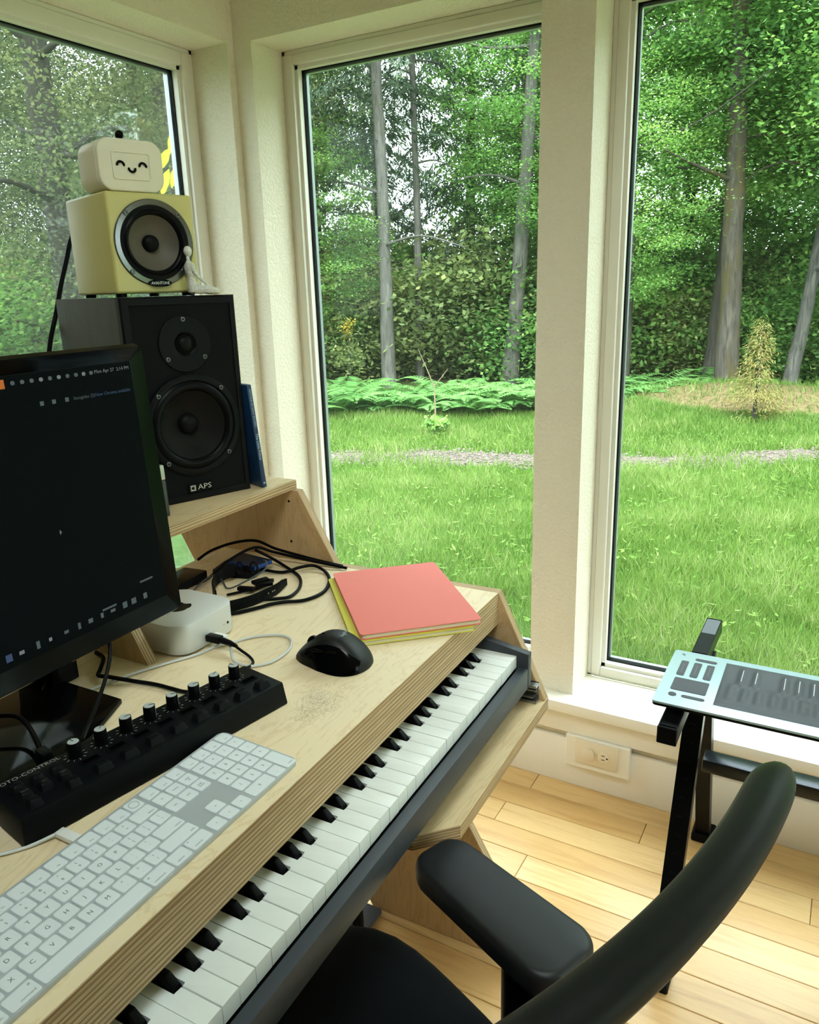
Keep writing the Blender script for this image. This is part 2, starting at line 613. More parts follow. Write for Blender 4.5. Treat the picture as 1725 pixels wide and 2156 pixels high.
# the floor: maple boards, each its own piece, running along the back wall
fl = structure('floor')
b = MB(); b.box(XL, XR, YF, YB, -0.12, -0.016); b.build('subfloor', M['subfloor'], fl, 0)
rnd = random.Random(11)
PW = 0.0822
joints = {0: [-0.637], 1: [-0.323], 2: [-0.673, 0.057], 3: [-0.98, 0.42], 4: [-0.55, 0.6], 5: [-0.2, 0.75], 6: [-0.8, 0.33], 7: [-0.42, 0.55]}
row = 0
y1 = YB
while y1 > YF + 0.001:
    y0 = max(y1 - PW, YF)
    xs = [XL]
    if row in joints:
        base = joints[row]
        lo = base[0]
        while lo > XL + 0.3:
            lo -= rnd.uniform(0.7, 1.1)
            if lo > XL + 0.1: xs.append(lo)
        xs = sorted(xs + base)
        x = base[-1]
    else:
        x = XL + rnd.uniform(-0.3, 0.5)
        if x > XL + 0.1: xs.append(x)
    while True:
        x += rnd.uniform(1.0, 1.9)
        if x > XR - 0.12: break
        xs.append(x)
    xs.append(XR)
    for x0, x1 in zip(xs[:-1], xs[1:]):
        b = MB()
        g = 0.0006
        X0, X1, Y0, Y1 = x0 + g, x1 - g, y0 + g, y1 - g
        e = 0.0012
        vs_ = [(X0, Y0, -0.016), (X1, Y0, -0.016), (X1, Y1, -0.016), (X0, Y1, -0.016),
               (X0, Y0, -e), (X1, Y0, -e), (X1, Y1, -e), (X0, Y1, -e),
               (X0 + e, Y0 + e, 0), (X1 - e, Y0 + e, 0), (X1 - e, Y1 - e, 0), (X0 + e, Y1 - e, 0)]
        fs_ = [(0, 1, 5, 4), (1, 2, 6, 5), (2, 3, 7, 6), (3, 0, 4, 7), (4, 5, 9, 8), (5, 6, 10, 9), (6, 7, 11, 10), (7, 4, 8, 11), (8, 9, 10, 11)]
        b.add(vs_, fs_)
        b.build('floor_board', M['floor'], fl, 0)
    y1 = y0
    row += 1

# skirting, apron and sill under the back windows
bb = structure('baseboard_back')
b = MB(); b.rbox(XL, XR, YB - 0.014, YB, 0.0, 0.140, 0.0025); b.build('skirting_board', M['trim'], bb)
tr = structure('trim_1')
b = MB(); b.rbox(XL, XR, YB - 0.025, YB, 0.166, 0.236, 0.002); b.build('apron_board', M['trim'], tr)
b = MB(); b.rbox(XL, XR, YB - 0.052, YB, 0.236, ZS, 0.003); b.build('sill_nosing', M['trim'], tr)
for w in (WIN2, WIN3, WIN4, (1.5, 2.6)):
    b = MB(); b.box(w[0], w[1], YB - 0.001, YB + 0.125, ZSO, ZS - 0.0004); b.build('sill_board', M['trim'], tr)
bl = structure('baseboard_left')
b = MB(); b.rbox(XL, XL + 0.014, YF, YB - 0.06, 0.0, 0.140, 0.0025); b.build('skirting_board', M['trim'], bl)
tl = structure('trim_2')
b = MB(); b.rbox(XL, XL + 0.025, YF, YB - 0.06, 0.166, 0.236, 0.002); b.build('apron_board', M['trim'], tl)
b = MB(); b.rbox(XL, XL + 0.052, YF, YB - 0.055, 0.236, ZS, 0.003); b.build('sill_nosing', M['trim'], tl)
b = MB(); b.box(XL - 0.125, XL + 0.001, WINL[0], WINL[1], ZSO, ZS - 0.0004); b.build('sill_board', M['trim'], tl)


def window(name, a0, a1, z0, z1, axis, face, sgn, screen=False, fw=0.037, gy=0.036, d=0.075):
    """a vinyl window set deep in its opening: jambs, head, bottom rail, beads, gasket and pane.
    local x runs along the wall, local y outwards"""
    w = structure(name)
    if axis == 'x':
        MM = T(0, face, 0) if sgn > 0 else T(0, face, 0) @ Matrix.Diagonal((1, -1, 1, 1))
    else:
        MM = Matrix(((0, sgn, 0, face), (1, 0, 0, 0), (0, 0, 1, 0), (0, 0, 0, 1)))
    o = 0.012

    def part(nm, fn, m_):
        b = MB(); fn(b)
        if MM.determinant() < 0: b.f = [f[::-1] for f in b.f]
        b.v = [tuple(MM @ Vector(p)) for p in b.v]
        return b.build(nm, m_, w, 30)
    # outer fin bead (the thin strip nearest the plaster), then the frame
    def fin(b):
        for (x0, x1, q0, q1) in ((a0, a0 + o, z0, z1), (a1 - o, a1, z0, z1), (a0, a1, z1 - o, z1), (a0, a1, z0, z0 + 0.006)):
            b.rbox(x0, x1, 0.004, d, q0, q1, 0.0015, 1)
    part('outer_bead', fin, M['vinyl'])
    A0, A1, Z0, Z1 = a0 + o, a1 - o, z0 + 0.006, z1 - o
    f = fw - o
    for nm, (x0, x1, q0, q1) in (('jamb', (A0, A0 + f, Z0, Z1)), ('jamb', (A1 - f, A1, Z0, Z1)),
                                 ('head_rail', (A0 + f, A1 - f, Z1 - f, Z1)), ('bottom_rail', (A0 + f, A1 - f, Z0, Z0 + f))):
        part(nm, lambda b: b.rbox(x0, x1, 0.0, d, q0, q1, 0.003, 2), M['vinyl'])
    B0, B1, Y0_, Y1_ = A0 + f, A1 - f, Z0 + f, Z1 - f

    def frame(b, t, ya, yb):
        for (x0, x1, q0, q1) in ((B0, B0 + t, Y0_, Y1_), (B1 - t, B1, Y0_, Y1_), (B0, B1, Y1_ - t, Y1_), (B0, B1, Y0_, Y0_ + t)):
            b.box(x0, x1, ya, yb, q0, q1)
    part('glazing_bead', lambda b: frame(b, 0.010, 0.012, gy - 0.006), M['vinyl'])
    part('gasket', lambda b: frame(b, 0.013, gy - 0.006, gy), M['gasket'])
    part('spacer', lambda b: frame(b, 0.017, gy + 0.005, gy + 0.017), M['spacer'])
    part('glass_pane', lambda b: b.box(B0 + 0.002, B1 - 0.002, gy, gy + 0.004, Y0_ + 0.002, Y1_ - 0.002), M['glass'])
    if screen:
        part('insect_screen', lambda b: b.box(B0 + 0.003, B1 - 0.003, gy + 0.03, gy + 0.0305, Y0_ + 0.003, Y1_ - 0.003), M['mesh'])
    return w


WF = 1.925
window('window_1', WINL[0], WINL[1], ZS, ZH, 'y', XL - 0.125, -1, True, 0.045)
window('window_2', *WIN2, ZS, ZH, 'x', WF, 1)
window('window_3', *WIN3, ZS, ZH, 'x', WF, 1)
window('window_4', *WIN4, ZS, ZH, 'x', WF, 1)
window('window_5', 1.5, 2.6, ZS, ZH, 'x', WF, 1)
window('window_6', 0.2, 1.5, 0.3, ZH + 0.2, 'y', XR + 0.1, 1)

# wall outlet on its mounting block
ol = thing('wall_outlet', 'cream duplex wall outlet, one socket capped, low on the back wall', 'outlet', (-0.471, YB - 0.014, 0.120))
ow = mat('outlet_plastic', (230, 216, 190), 0.35)
b = MB(); b.rbox(-0.085, 0.085, -0.021, 0.0, -0.045, 0.0455, 0.0015, 1)
b.build('mounting_block', M['trim'], ol)
b = MB(); b.rbox(-0.057, 0.057, -0.0265, -0.021, -0.027, 0.043, 0.0025, 2); b.build('face_plate', ow, ol)
for cx, cap in ((-0.0195, True), (0.0195, False)):
    b = MB(); b.prism(rrect(0.030, 0.036, 0.0145, 6, cx, 0.008), 'y', -0.0295 if not cap else -0.0335, -0.0265, bev=0.001)
    rc = b.build('socket_cap' if cap else 'socket', ow, ol)
    if not cap:
        b = MB()
        for zz in (0.014, 0.002): b.box(cx - 0.005, cx + 0.004, -0.0297, -0.029, zz - 0.001, zz + 0.001)
        b.cyl(0, 0, 0, 0.0008, 0.0024, 12, M=T(cx + 0.010, -0.029, 0.008) @ RX(PI / 2))
        b.build('socket_slot', mat('slot_dark', (40, 34, 28), 0.6), rc)
b = MB(); b.cyl(0, 0, 0, 0.0012, 0.002, 10, M=T(0, -0.0265, 0.008) @ RX(PI / 2)); b.build('plate_screw', ow, ol)
# ------------------------------------------------------------------ the plywood desk
DV, DU = -0.75, 0.50                     # the desk's own origin, on the floor
WEAR = (-0.545 - DV, 0.735 - DU)
M['top'] = worktop_mat()
M['ply_y'] = birch_mat('birch_along', 'y')
M['ply_v'] = birch_mat('birch_panel', 'z', (212, 178, 132), (196, 158, 110))
M['edge_z'] = ply_edge('ply_edge_flat', 'z', 0.0058)
M['edge_z2'] = ply_edge('ply_edge_shelf', 'z', 0.0046, 0.001)
M['edge_y'] = ply_edge('ply_edge_panel', 'y', 0.0046)
desk = dthing('studio_desk', 'birch plywood studio desk with raised shelf and slanted end panels', 'desk', DV, DU, 0)
dO = T(-DV, -DU, 0)


def dpart(b, name, mats, ang=30):
    b.v = [(p[0] - DV, p[1] - DU, p[2]) for p in b.v]
    return b.build(name, mats, desk, ang)


def slab(name, poly, z0, z1, mt, me_):
    b = MB(); b.prism(poly, 'z', z0, z1, 1, bev=0.0008, seg=1, mi_cap=0)
    return dpart(b, name, [mt, me_])


UL, UR = -0.124, 1.180
slab('worktop', [(-1.093, UL), (-0.467, UL), (-0.467, UR), (-1.093, UR)], 0.745, 0.805, M['top'], M['edge_z'])


def vpanel(name, poly, u0, u1):
    b = MB(); b.prism(poly, 'y', u0, u1, 1, bev=0.0008, seg=1, mi_cap=0)
    return dpart(b, name, [M['ply_v'], M['edge_y']])


def vf(z): return -0.81 - (z - 0.805) * 0.555


def vr(z): return -1.218 - (z - 0.821) * 0.555


for u0, u1 in ((1.1802, 1.198), (-0.142, -0.1242)):
    p = vpanel('end_panel', [(vr(0.001), 0.001), (vf(0.001), 0.001), (vf(0.9488), 0.9488), (vr(0.9488), 0.9488)], u0, u1)
    if u0 > 1:
        for (v, z) in ((-0.913, 0.926), (-0.914, 0.842)):
            b = MB(); b.cyl(0, 0, 0, 0.0006, 0.0026, 10, M=T(v - DV, u0 - DU - 0.0001, z) @ RX(PI / 2))
            b.build('screw_hole', mat('hole_dark', (30, 22, 16), 0.8), p)
    vpanel('side_panel', [(-0.84, 0.6122), (-0.3775, 0.6122), (-0.467, 0.805), (-0.8115, 0.805)], u0, u1)
vpanel('riser_panel', [(-1.23, 0.8052), (-0.829, 0.8052), (-0.909, 0.9488), (-1.31, 0.9488)], 0.711, 0.729)
slab('raised_shelf', [(-1.31, 0.711), (-0.905, 0.711), (-0.905, 1.198), (-1.31, 1.198)], 0.949, 0.967, M['ply_y'], M['edge_z2'])
slab('lower_shelf', [(-0.377, 1.198), (-0.693, 1.198), (-0.693, 1.1798), (-0.80, 1.1798), (-0.80, 0.765), (-0.427, 0.765), (-0.377, 0.815)][::-1], 0.588, 0.612, M['ply_y'], M['edge_z2'])
slab('lower_shelf', [(-0.377, -0.142), (-0.693, -0.142), (-0.693, -0.1238), (-0.80, -0.1238), (-0.80, 0.07), (-0.427, 0.07), (-0.377, 0.02)], 0.588, 0.612, M['ply_y'], M['edge_z2'])
slab('sliding_tray', [(-0.78, -0.105), (-0.43, -0.105), (-0.43, 1.160), (-0.78, 1.160)], 0.636, 0.6535, M['ply_y'], M['edge_z2'])
steel = mat('drawer_slide_steel', (150, 152, 152), 0.28, 0.9)
for u0, s in ((1.1795, -1), (-0.1235, 1)):
    b = MB()
    for z0, z1, w, e in ((0.6125, 0.617, 0.017, 0), (0.6215, 0.6245, 0.016, 0.006), (0.634, 0.637, 0.013, 0.002), (0.643, 0.6475, 0.018, 0)):
        b.box(-0.78, -0.388 - e, min(u0, u0 + s * w), max(u0, u0 + s * w), z0, z1)
    b.box(-0.78, -0.388, min(u0, u0 + s * 0.003), max(u0, u0 + s * 0.003), 0.6125, 0.6475)
    dpart(b, 'drawer_slide', steel)
# blackened foot plate with its post, under the worktop
black_steel = mat('black_steel', (30, 31, 33), 0.4, 0.3)
ft = dthing('floor_plate', 'dark grey floor plate with a round black post, under the desk behind the chair seat', 'stand', -0.86, 1.06, 0)
b = MB(); b.rbox(-0.16, 0.125, -0.26, 0.112, 0.0, 0.014, 0.003); b.build('base_plate', mat('grey_steel_plate', (82, 86, 92), 0.42, 0.2), ft)
b = MB(); b.cyl(0.115, 0.03, 0.014, 0.020, 0.017, 20); b.cyl(0.115, 0.03, 0.019, 0.58, 0.0125, 20); b.build('post', black_steel, ft)

# ------------------------------------------------------------------ the digital piano on the tray
M['wkey'] = mat('white_key', (226, 229, 224), 0.32)
M['bkey'] = mat('black_key', (16, 16, 18), 0.38)
M['pbody'] = mat('piano_case', (52, 57, 64), 0.45, bump=(900, 0.08, 0.0002))
PV, PU = -0.416, 1.138                   # front of the white keys, right edge of the top key
piano = dthing('digital_piano', 'slate grey digital piano pulled out on the tray under the desktop', 'piano', PV, PU, 0.654)
pz = 0.7125 - 0.654
b = MB()
b.rbox(0.004, 0.021, -1.2255, -0.0005, 0.0, 0.0385, 0.0015, 2)
b.build('front_rail', M['pbody'], piano)
b = MB(); b.box(-0.30, 0.004, -1.2255, -0.0005, 0.0, 0.030); b.box(-0.30, -0.154, -1.2255, -0.0005, 0.030, 0.082)
b.build('case', mat('piano_case_dark', (20, 21, 23), 0.6), piano)
for y0, y1 in ((0.0005, 0.0165), (-1.2425, -1.2265)):
    b = MB(); b.prism([(-0.30, 0.0), (0.021, 0.0), (0.021, 0.064), (-0.06, 0.078), (-0.30, 0.082)], 'y', y0, y1, bev=0.0015)
    b.build('cheek_block', M['pbody'], piano)
KW, KL, KH = 0.0235, 0.150, 0.0215
BO = {'C': (0.90,), 'D': (0.1, 0.90), 'E': (0.1,), 'F': (0.87,), 'G': (0.13 - 0.0, 0.87), 'A': (0.13, 0.87), 'B': (0.13,)}
# black key centres, in white keys from the octave's C
BC = {'C': 0.92, 'D': 2.08, 'F': 3.88, 'G': 5.0, 'A': 6.12}
order = 'CDEFGAB'
bw = 0.0128 / KW / 2


def key_mesh(n, last=False, first=False):
    """plan of a white key: local y 0..1 (low to high) in key widths"""
    i = order.index(n)
    g = 0.021
    lo, hi = g, 1 - g
    cl = [c - i for c in BC.values() if abs(c - i) < 0.3]
    cr = [c - i for c in BC.values() if abs(c - i - 1) < 0.3]
    if last: cr = []
    if first: cl = []
    f = -0.0485
    P = [(0, lo), (0, hi)]
    if cr: P += [(f, hi), (f, cr[0] - bw - 0.03)]
    P += [(-KL, (cr[0] - bw - 0.03) if cr else hi), (-KL, (cl[0] + bw + 0.03) if cl else lo)]
    if cl: P += [(f, cl[0] + bw + 0.03), (f, lo)]
    P = [(x, y * KW) for x, y in P]
    b = MB()
    bm = bmesh.new()
    n_ = len(P)
    vb = [bm.verts.new((x, y, -KH)) for x, y in P]
    vt = [bm.verts.new((x, y, 0)) for x, y in P]
    bm.faces.new(vt); bm.faces.new(vb[::-1])
    for k in range(n_):
        bm.faces.new((vb[k], vb[(k + 1) % n_], vt[(k + 1) % n_], vt[k]))
    bmesh.ops.recalc_face_normals(bm, faces=bm.faces)
    ed = [e for e in bm.edges if all(v.co.z > -1e-6 for v in e.verts) and all(v.co.x > f - 1e-4 for v in e.verts)]
    bmesh.ops.bevel(bm, geom=ed, offset=0.0011, segments=2, profile=0.5, affect='EDGES')
    b.bm(bm)
    return b.mesh('white_key', M['wkey'], 30)


km = {n: key_mesh(n) for n in order}
kmC8, kmA0 = key_mesh('C', True), key_mesh('A', False, True)
b = MB()
h = 0.0115
vsb = [(0, -0.0052, -0.004), (0, 0.0052, -0.004), (-0.098, 0.0058, -0.004), (-0.098, -0.0058, -0.004),
       (-0.0030, -0.0050, 0.0008), (-0.0030, 0.0050, 0.0008),
       (-0.0125, -0.0043, h - 0.001), (-0.0125, 0.0043, h - 0.001), (-0.098, 0.0045, h), (-0.098, -0.0045, h)]
fsb = [(0, 1, 5, 4), (4, 5, 7, 6), (6, 7, 8, 9), (2, 3, 9, 8), (1, 2, 8, 7, 5), (3, 0, 4, 6, 9), (0, 3, 2, 1)]
bm = bmesh.new()
q = [bm.verts.new(p) for p in vsb]
for f_ in fsb: bm.faces.new([q[k] for k in f_])
bmesh.ops.recalc_face_normals(bm, faces=bm.faces)
ed = [e for e in bm.edges if min(v.co.z for v in e.verts) > 0.0005 and max(v.co.x for v in e.verts) > -0.097]
bmesh.ops.bevel(bm, geom=ed, offset=0.0013, segments=3, profile=0.5, affect='EDGES')
b.bm(bm)
kb_ = b.mesh('black_key', M['bkey'], 40)
rk = random.Random(3)
for i in range(52):
    n = order[(0 - i) % 7] if True else ''
    me = kmC8 if i == 0 else kmA0 if i == 51 else km[n]
    inst('white_key', me, piano, T(rk.uniform(-0.0003, 0.0002), -KW * (i + 1), pz + rk.uniform(-0.0004, 0.0002)))
for oc in range(1, 9):
    for n, c in BC.items():
        y = -KW * (1 + 7 * oc) + KW * c
        if y < -1.2: continue
        inst('black_key', kb_, piano, T(-0.0500, y, pz))
# ------------------------------------------------------------------ computer keyboard
ZD = 0.8055                               # just on the worktop
alu = mat('keyboard_aluminium', (186, 193, 197), 0.4, 0.3)
keycap = mat('keycap_white', (222, 228, 230), 0.5)
keyink = mat('key_ink', (92, 98, 102), 0.6)
kb = dthing('computer_keyboard', 'slim white and silver computer keyboard with number pad, at the desk front edge', 'keyboard', -0.543, 0.611, ZD)
KBW, KBD = 0.4187, 0.1149
tilt = math.atan2(0.0064, KBD)
b = MB()
bm = bmesh.new()
pl = rrect(KBD, KBW, 0.010, 7, 0, -KBW / 2)
vt = [bm.verts.new((x, y, 0.0102 - (x + KBD / 2) / KBD * 0.0062)) for x, y in pl]
vb = [bm.verts.new((x, y, 0.0)) for x, y in pl]
bm.faces.new(vt); bm.faces.new(vb[::-1])
for k in range(len(pl)):
    bm.faces.new((vb[k], vb[(k + 1) % len(pl)], vt[(k + 1) % len(pl)], vt[k]))
bmesh.ops.recalc_face_normals(bm, faces=bm.faces)
b.bm(bm)
b.build('body', alu, kb)
KT = T(-KBD / 2, 0, 0.0103) @ RY(tilt)    # top plane: x = distance from the rear edge, y from the right end (negative)
_kc = {}


def cap(w, d):
    """w along u, d along v"""
    k = (round(w, 4), round(d, 4))
    if k not in _kc:
        b = MB(); b.prism(rrect(d, w, 0.0022, 3), 'z', -0.0005, 0.0015, bev=0.0004, seg=1)
        _kc[k] = b.mesh('keycap', keycap)
    return _kc[k]


U = 0.0190
RP = 0.01865
g_ = 0.0024


def put_key(x_left, units, rowi, leg, small=None, tall=1):
    """x_left measured from the keyboard's left end"""
    w = units * U - g_
    cy = -KBW + x_left + units * U / 2
    cx = 0.0027 + RP * (rowi + tall / 2)
    k = inst('key', cap(w, tall * RP - g_), kb, KT @ T(cx, cy, 0))
    if leg:
        for (s, dx, dy, sz) in leg:
            text('legend', s, sz, keyink, k, T(dx, dy, 0.00158) @ RZ(PI / 2))
    return k


x0 = 0.0028
xa, xb_ = x0 + 14.5 * U + 0.0026, x0 + 17.5 * U + 0.0052
BIG, MED, SML = 0.0062, 0.0034, 0.0030


def c1(s, sz=BIG): return [(s, 0, 0, sz)]
def c2(a, b_): return [(a, -0.0032, 0.0, 0.0046), (b_, 0.0032, 0.0, 0.0046)]
def fk(s): return [(s, 0.0042, 0.0, SML)]
def low(s, e): return [(s, 0.0046, e, 0.0032)]


rows = [
    [('esc', 1.5, low('esc', -0.006))] + [('F%d' % i, 1, fk('F%d' % i)) for i in range(1, 13)] + [('id', 1, None)],
    [('`', 1, c2('~', '`'))] + [(n, 1, c2(s, n)) for s, n in zip('!@#$%^&*()_+', '1234567890-=')] + [('del', 1.5, [('delete', 0.0042, 0.0065, 0.0034)])],
    [('tab', 1.5, low('tab', -0.006))] + [(c, 1, c1(c)) for c in 'QWERTYUIOP'] + [('[', 1, c2('{', '[')), (']', 1, c2('}', ']')), ('\\', 1, c2('|', '\\'))],
    [('caps', 1.75, low('caps lock', -0.006))] + [(c, 1, c1(c)) for c in 'ASDFGHJKL'] + [(';', 1, c2(':', ';')), ("'", 1, c2('"', "'")), ('ret', 1.75, [('return', 0.0042, 0.0085, 0.0034)])],
    [('sh', 2.25, low('shift', -0.012))] + [(c, 1, c1(c)) for c in 'ZXCVBNM'] + [(',', 1, c2('<', ',')), ('.', 1, c2('>', '.')), ('/', 1, c2('?', '/')), ('sh2', 2.25, [('shift', 0.0042, 0.0145, 0.0034)])],
    [('ctl', 1.5, [('^', -0.0045, 0.009, 0.005), ('control', 0.0042, 0.005, 0.0034)]), ('opt', 1.25, [('option', 0.0042, 0.003, 0.0034)]),
     ('cmd', 1.5, [('command', 0.0042, 0.003, 0.0034), ('#', -0.0042, 0.009, 0.004)]), ('space', 6, None),
     ('cmd2', 1.5, [('command', 0.0042, -0.003, 0.0034), ('#', -0.0042, -0.009, 0.004)]), ('opt2', 1.25, [('option', 0.0042, -0.002, 0.0034)]),
     ('ctl2', 1.5, [('^', -0.0045, -0.009, 0.005), ('control', 0.0042, -0.004, 0.0034)])],
]
ring = mat('touch_ring', (176, 182, 186), 0.5)
for r, row in enumerate(rows):
    x = x0
    for nm, u_, leg in row:
        k = put_key(x, u_, r, leg)
        if nm == 'id':
            b = MB(); b.lathe([(0.0050, 0.00152), (0.0050, 0.0018), (0.0058, 0.0018), (0.0058, 0.00152)], 24)
            b.build('touch_ring', ring, k)
        x += u_ * U
for i in range(3): put_key(xa + i * U, 1, 0, fk('F%d' % (13 + i)))
for i, s in enumerate(('fn', 'home', 'page\nup')): put_key(xa + i * U, 1, 1, [(s, 0, 0, 0.0034)])
for i, s in enumerate(('del', 'end', 'page\ndown')): put_key(xa + i * U, 1, 2, [(s, 0, 0, 0.0034)])
put_key(xa + U, 1, 4, [('^', 0.001, 0, 0.005)])
for i, s in enumerate(('<', 'v', '>')): put_key(xa + i * U, 1, 5, [(s, 0, 0, 0.004)])
for i in range(4): put_key(xb_ + i * U, 1, 0, fk('F%d' % (16 + i)))
for i, s in enumerate(('clear', '=', '/', '*')): put_key(xb_ + i * U, 1, 1, [(s, 0, 0, 0.0034 if i == 0 else 0.0055)])
for r, rw in ((2, '789-'), (3, '456+')):
    for i, s in enumerate(rw): put_key(xb_ + i * U, 1, r, c1(s, 0.0056))
for i, s in enumerate('123'): put_key(xb_ + i * U, 1, 4, c1(s, 0.0056))
put_key(xb_ + 3 * U, 1, 4, [('enter', 0.0135, 0.002, 0.0034)], tall=2)
put_key(xb_, 2, 5, c1('0', 0.0056))
put_key(xb_ + 2 * U, 1, 5, c1('.', 0.0056))

# ------------------------------------------------------------------ MIDI knob controller
yaw_r = -math.atan2(0.195, 0.981)
roto = dthing('knob_controller', 'long black controller with eight grey-topped knobs, between monitor and white keyboard', 'controller', -0.648, 0.385, ZD, yaw_r)
cbody = mat('controller_black', (22, 24, 27), 0.48, bump=(1200, 0.06, 0.0002))
cbtn = mat('controller_button', (28, 30, 33), 0.4)
ctop = mat('knob_top_grey', (176, 182, 180), 0.45)
cink = mat('controller_ink', (190, 192, 188), 0.6)
cscr = mat('controller_display', (6, 7, 9), 0.12)
CL, CH = 0.333, 0.031
b = MB()
bm = bmesh.new()
lo_ = [(-0.081, -0.011), (0.006, -0.011), (0.006, CL + 0.002), (-0.081, CL + 0.002)]
hi_ = [(-0.078, -0.008), (0.001, -0.008), (0.001, CL), (-0.078, CL)]
v0 = [bm.verts.new((x, y, 0.0)) for x, y in lo_]; v1 = [bm.verts.new((x, y, CH)) for x, y in hi_]
bm.faces.new(v1); bm.faces.new(v0[::-1])
for k in range(4): bm.faces.new((v0[k], v0[(k + 1) % 4], v1[(k + 1) % 4], v1[k]))
bmesh.ops.bevel(bm, geom=list(bm.edges), offset=0.0022, segments=2, profile=0.5, affect='EDGES')
b.bm(bm); b.build('body', cbody, roto)
knob_m = None
b = MB(); b.lathe([(0.0080, 0), (0.0074, 0.003), (0.0070, 0.0165), (0.0063, 0.0178)], 24); knob_body = b.mesh('knob', mat('knob_black', (14, 14, 16), 0.35))
b = MB(); b.lathe([(0.0062, 0.0176), (0.0058, 0.0183), (1e-6, 0.0184)], 24); knob_cap = b.mesh('knob_cap', ctop)
b = MB(); b.box(-0.0004, 0.0004, -0.0005, 0.0060, 0.0183, 0.0187); b.box(-0.0005, 0.0005, 0.0060, 0.0072, 0.004, 0.0182)
knob_line = b.mesh('knob_pointer', mat('pointer_dark', (40, 44, 46), 0.5))
b = MB(); b.box(-0.00035, 0.00035, 0.0066, 0.0074, 0.002, 0.0178); knob_stripe = b.mesh('knob_stripe', cink)
b = MB()
for k in range(9):
    a = math.radians(-135 + 270 * k / 8)
    b.box(-0.0002, 0.0002, 0.0096, 0.0126, 0.0, 0.00025, M=RZ(a))
knob_ticks = b.mesh('tick_marks', cink)
b = MB()
bm = bmesh.new()
v0 = [bm.verts.new((x, y, 0.0)) for x, y in ((-0.0075, -0.0095), (0.0075, -0.0095), (0.0075, 0.0095), (-0.0075, 0.0095))]
v1 = [bm.verts.new((x, y, 0.0085)) for x, y in ((-0.0050, -0.0070), (0.0045, -0.0070), (0.0045, 0.0070), (-0.0050, 0.0070))]
bm.faces.new(v1); bm.faces.new(v0[::-1])
for k in range(4): bm.faces.new((v0[k], v0[(k + 1) % 4], v1[(k + 1) % 4], v1[k]))
bmesh.ops.bevel(bm, geom=[e for e in bm.edges if max(v.co.z for v in e.verts) > 0.004], offset=0.0012, segments=2, profile=0.5, affect='EDGES')
b.bm(bm); btn_m = b.mesh('push_button', cbtn)
slot_m = MB(); slot_m.box(-0.0042, 0.0042, -0.0095, 0.0095, -0.002, 0.0004); slot_m = slot_m.mesh('display', cscr)
b = MB()
for (x0_, x1_, y0_, y1_) in ((-0.0054, -0.0042, -0.0107, 0.0107), (0.0042, 0.0054, -0.0107, 0.0107), (-0.0042, 0.0042, -0.0107, -0.0095), (-0.0042, 0.0042, 0.0095, 0.0107)):
    b.box(x0_, x1_, y0_, y1_, 0, 0.0009)
slot_f = b.mesh('display_rim', cbody)
angs = [95, 40, -5, -20, -15, -10, 30, 100]
for i in range(8):
    y = 0.081 + 0.0317 * i
    kx = inst('knob', knob_body, roto, T(-0.061, y, CH))
    inst('knob_cap', knob_cap, kx); R_ = RZ(math.radians(angs[i]))
    inst('knob_pointer', knob_line, kx, R_); inst('knob_stripe', knob_stripe, kx, RZ(math.radians(angs[i] - 20)))
    inst('tick_marks', knob_ticks, roto, T(-0.061, y, CH) @ RZ(-PI / 2))
    inst('push_button', btn_m, roto, T(-0.0125, y + 0.006, CH - 0.0005))
    d_ = inst('display', slot_m, roto, T(-0.0395, y + 0.006, CH + 0.0001))
    inst('display_rim', slot_f, d_)
cap_ink = mat('caption_grey', (96, 98, 98), 0.6)
for i, caps in enumerate((('', 'PLUG', ''), ('', 'MIX'), ('', 'MIDI', ''))):
    for j, cpt in enumerate(caps):
        k = inst('push_button', btn_m, roto, T(-0.049 + 0.0185 * j, 0.012 + 0.0205 * i, CH - 0.0005) @ Matrix.Diagonal((0.95, 0.72, 1.0, 1)))
        if cpt:
            text('button_caption', cpt, 0.0042, cap_ink, k, T(0.0, 0.0, 0.0087) @ RZ(PI / 2))
text('title_lettering', 'ROTO-CONTROL', 0.0088, cink, roto, T(-0.0715, 0.033, CH + 0.0002) @ RZ(PI / 2), bold=-0.00012)

# ------------------------------------------------------------------ monitor
mon = dthing('computer_monitor', 'black monitor with a dark screen, at the left of the desk', 'monitor', -0.77, 0.452, ZD)
gloss = mat('gloss_black', (10, 11, 13), 0.09, spec=0.3)
gloss.node_tree.nodes['Principled BSDF'].inputs['Specular IOR Level'].default_value = 0.12
scr_ = NT('screen_dark')
scr_.b.inputs['Base Color'].default_value = (0.003, 0.004, 0.005, 1)
scr_.b.inputs['Roughness'].default_value = 0.34
scr_.b.inputs['Specular IOR Level'].default_value = 0.03
scr_.b.inputs['Emission Color'].default_value = (0.10, 0.20, 0.22, 1)
scr_.b.inputs['Emission Strength'].default_value = 0.004
MZ0, MZ1, MW = 0.093, 0.463, 0.565       # bottom, top above the worktop; width
y1m, y0m = 0.283, 0.283 - MW
TILT = T(0, 0, MZ0) @ RY(math.radians(-2.6)) @ T(0, 0, -MZ0)
B = 0.021
b = MB()
out = [(y0m, MZ0), (y1m, MZ0), (y1m, MZ1), (y0m, MZ1)]
inn = [(y0m + B, MZ0 + B + 0.006), (y1m - B, MZ0 + B + 0.006), (y1m - B, MZ1 - B), (y0m + B, MZ1 - B)]
c_ = 0.006


def rr4(o, r, n=4):
    (ya, za), (yb2, zb) = o[0], o[2]
    return rrect(yb2 - ya, zb - za, r, n, (ya + yb2) / 2, (za + zb) / 2)


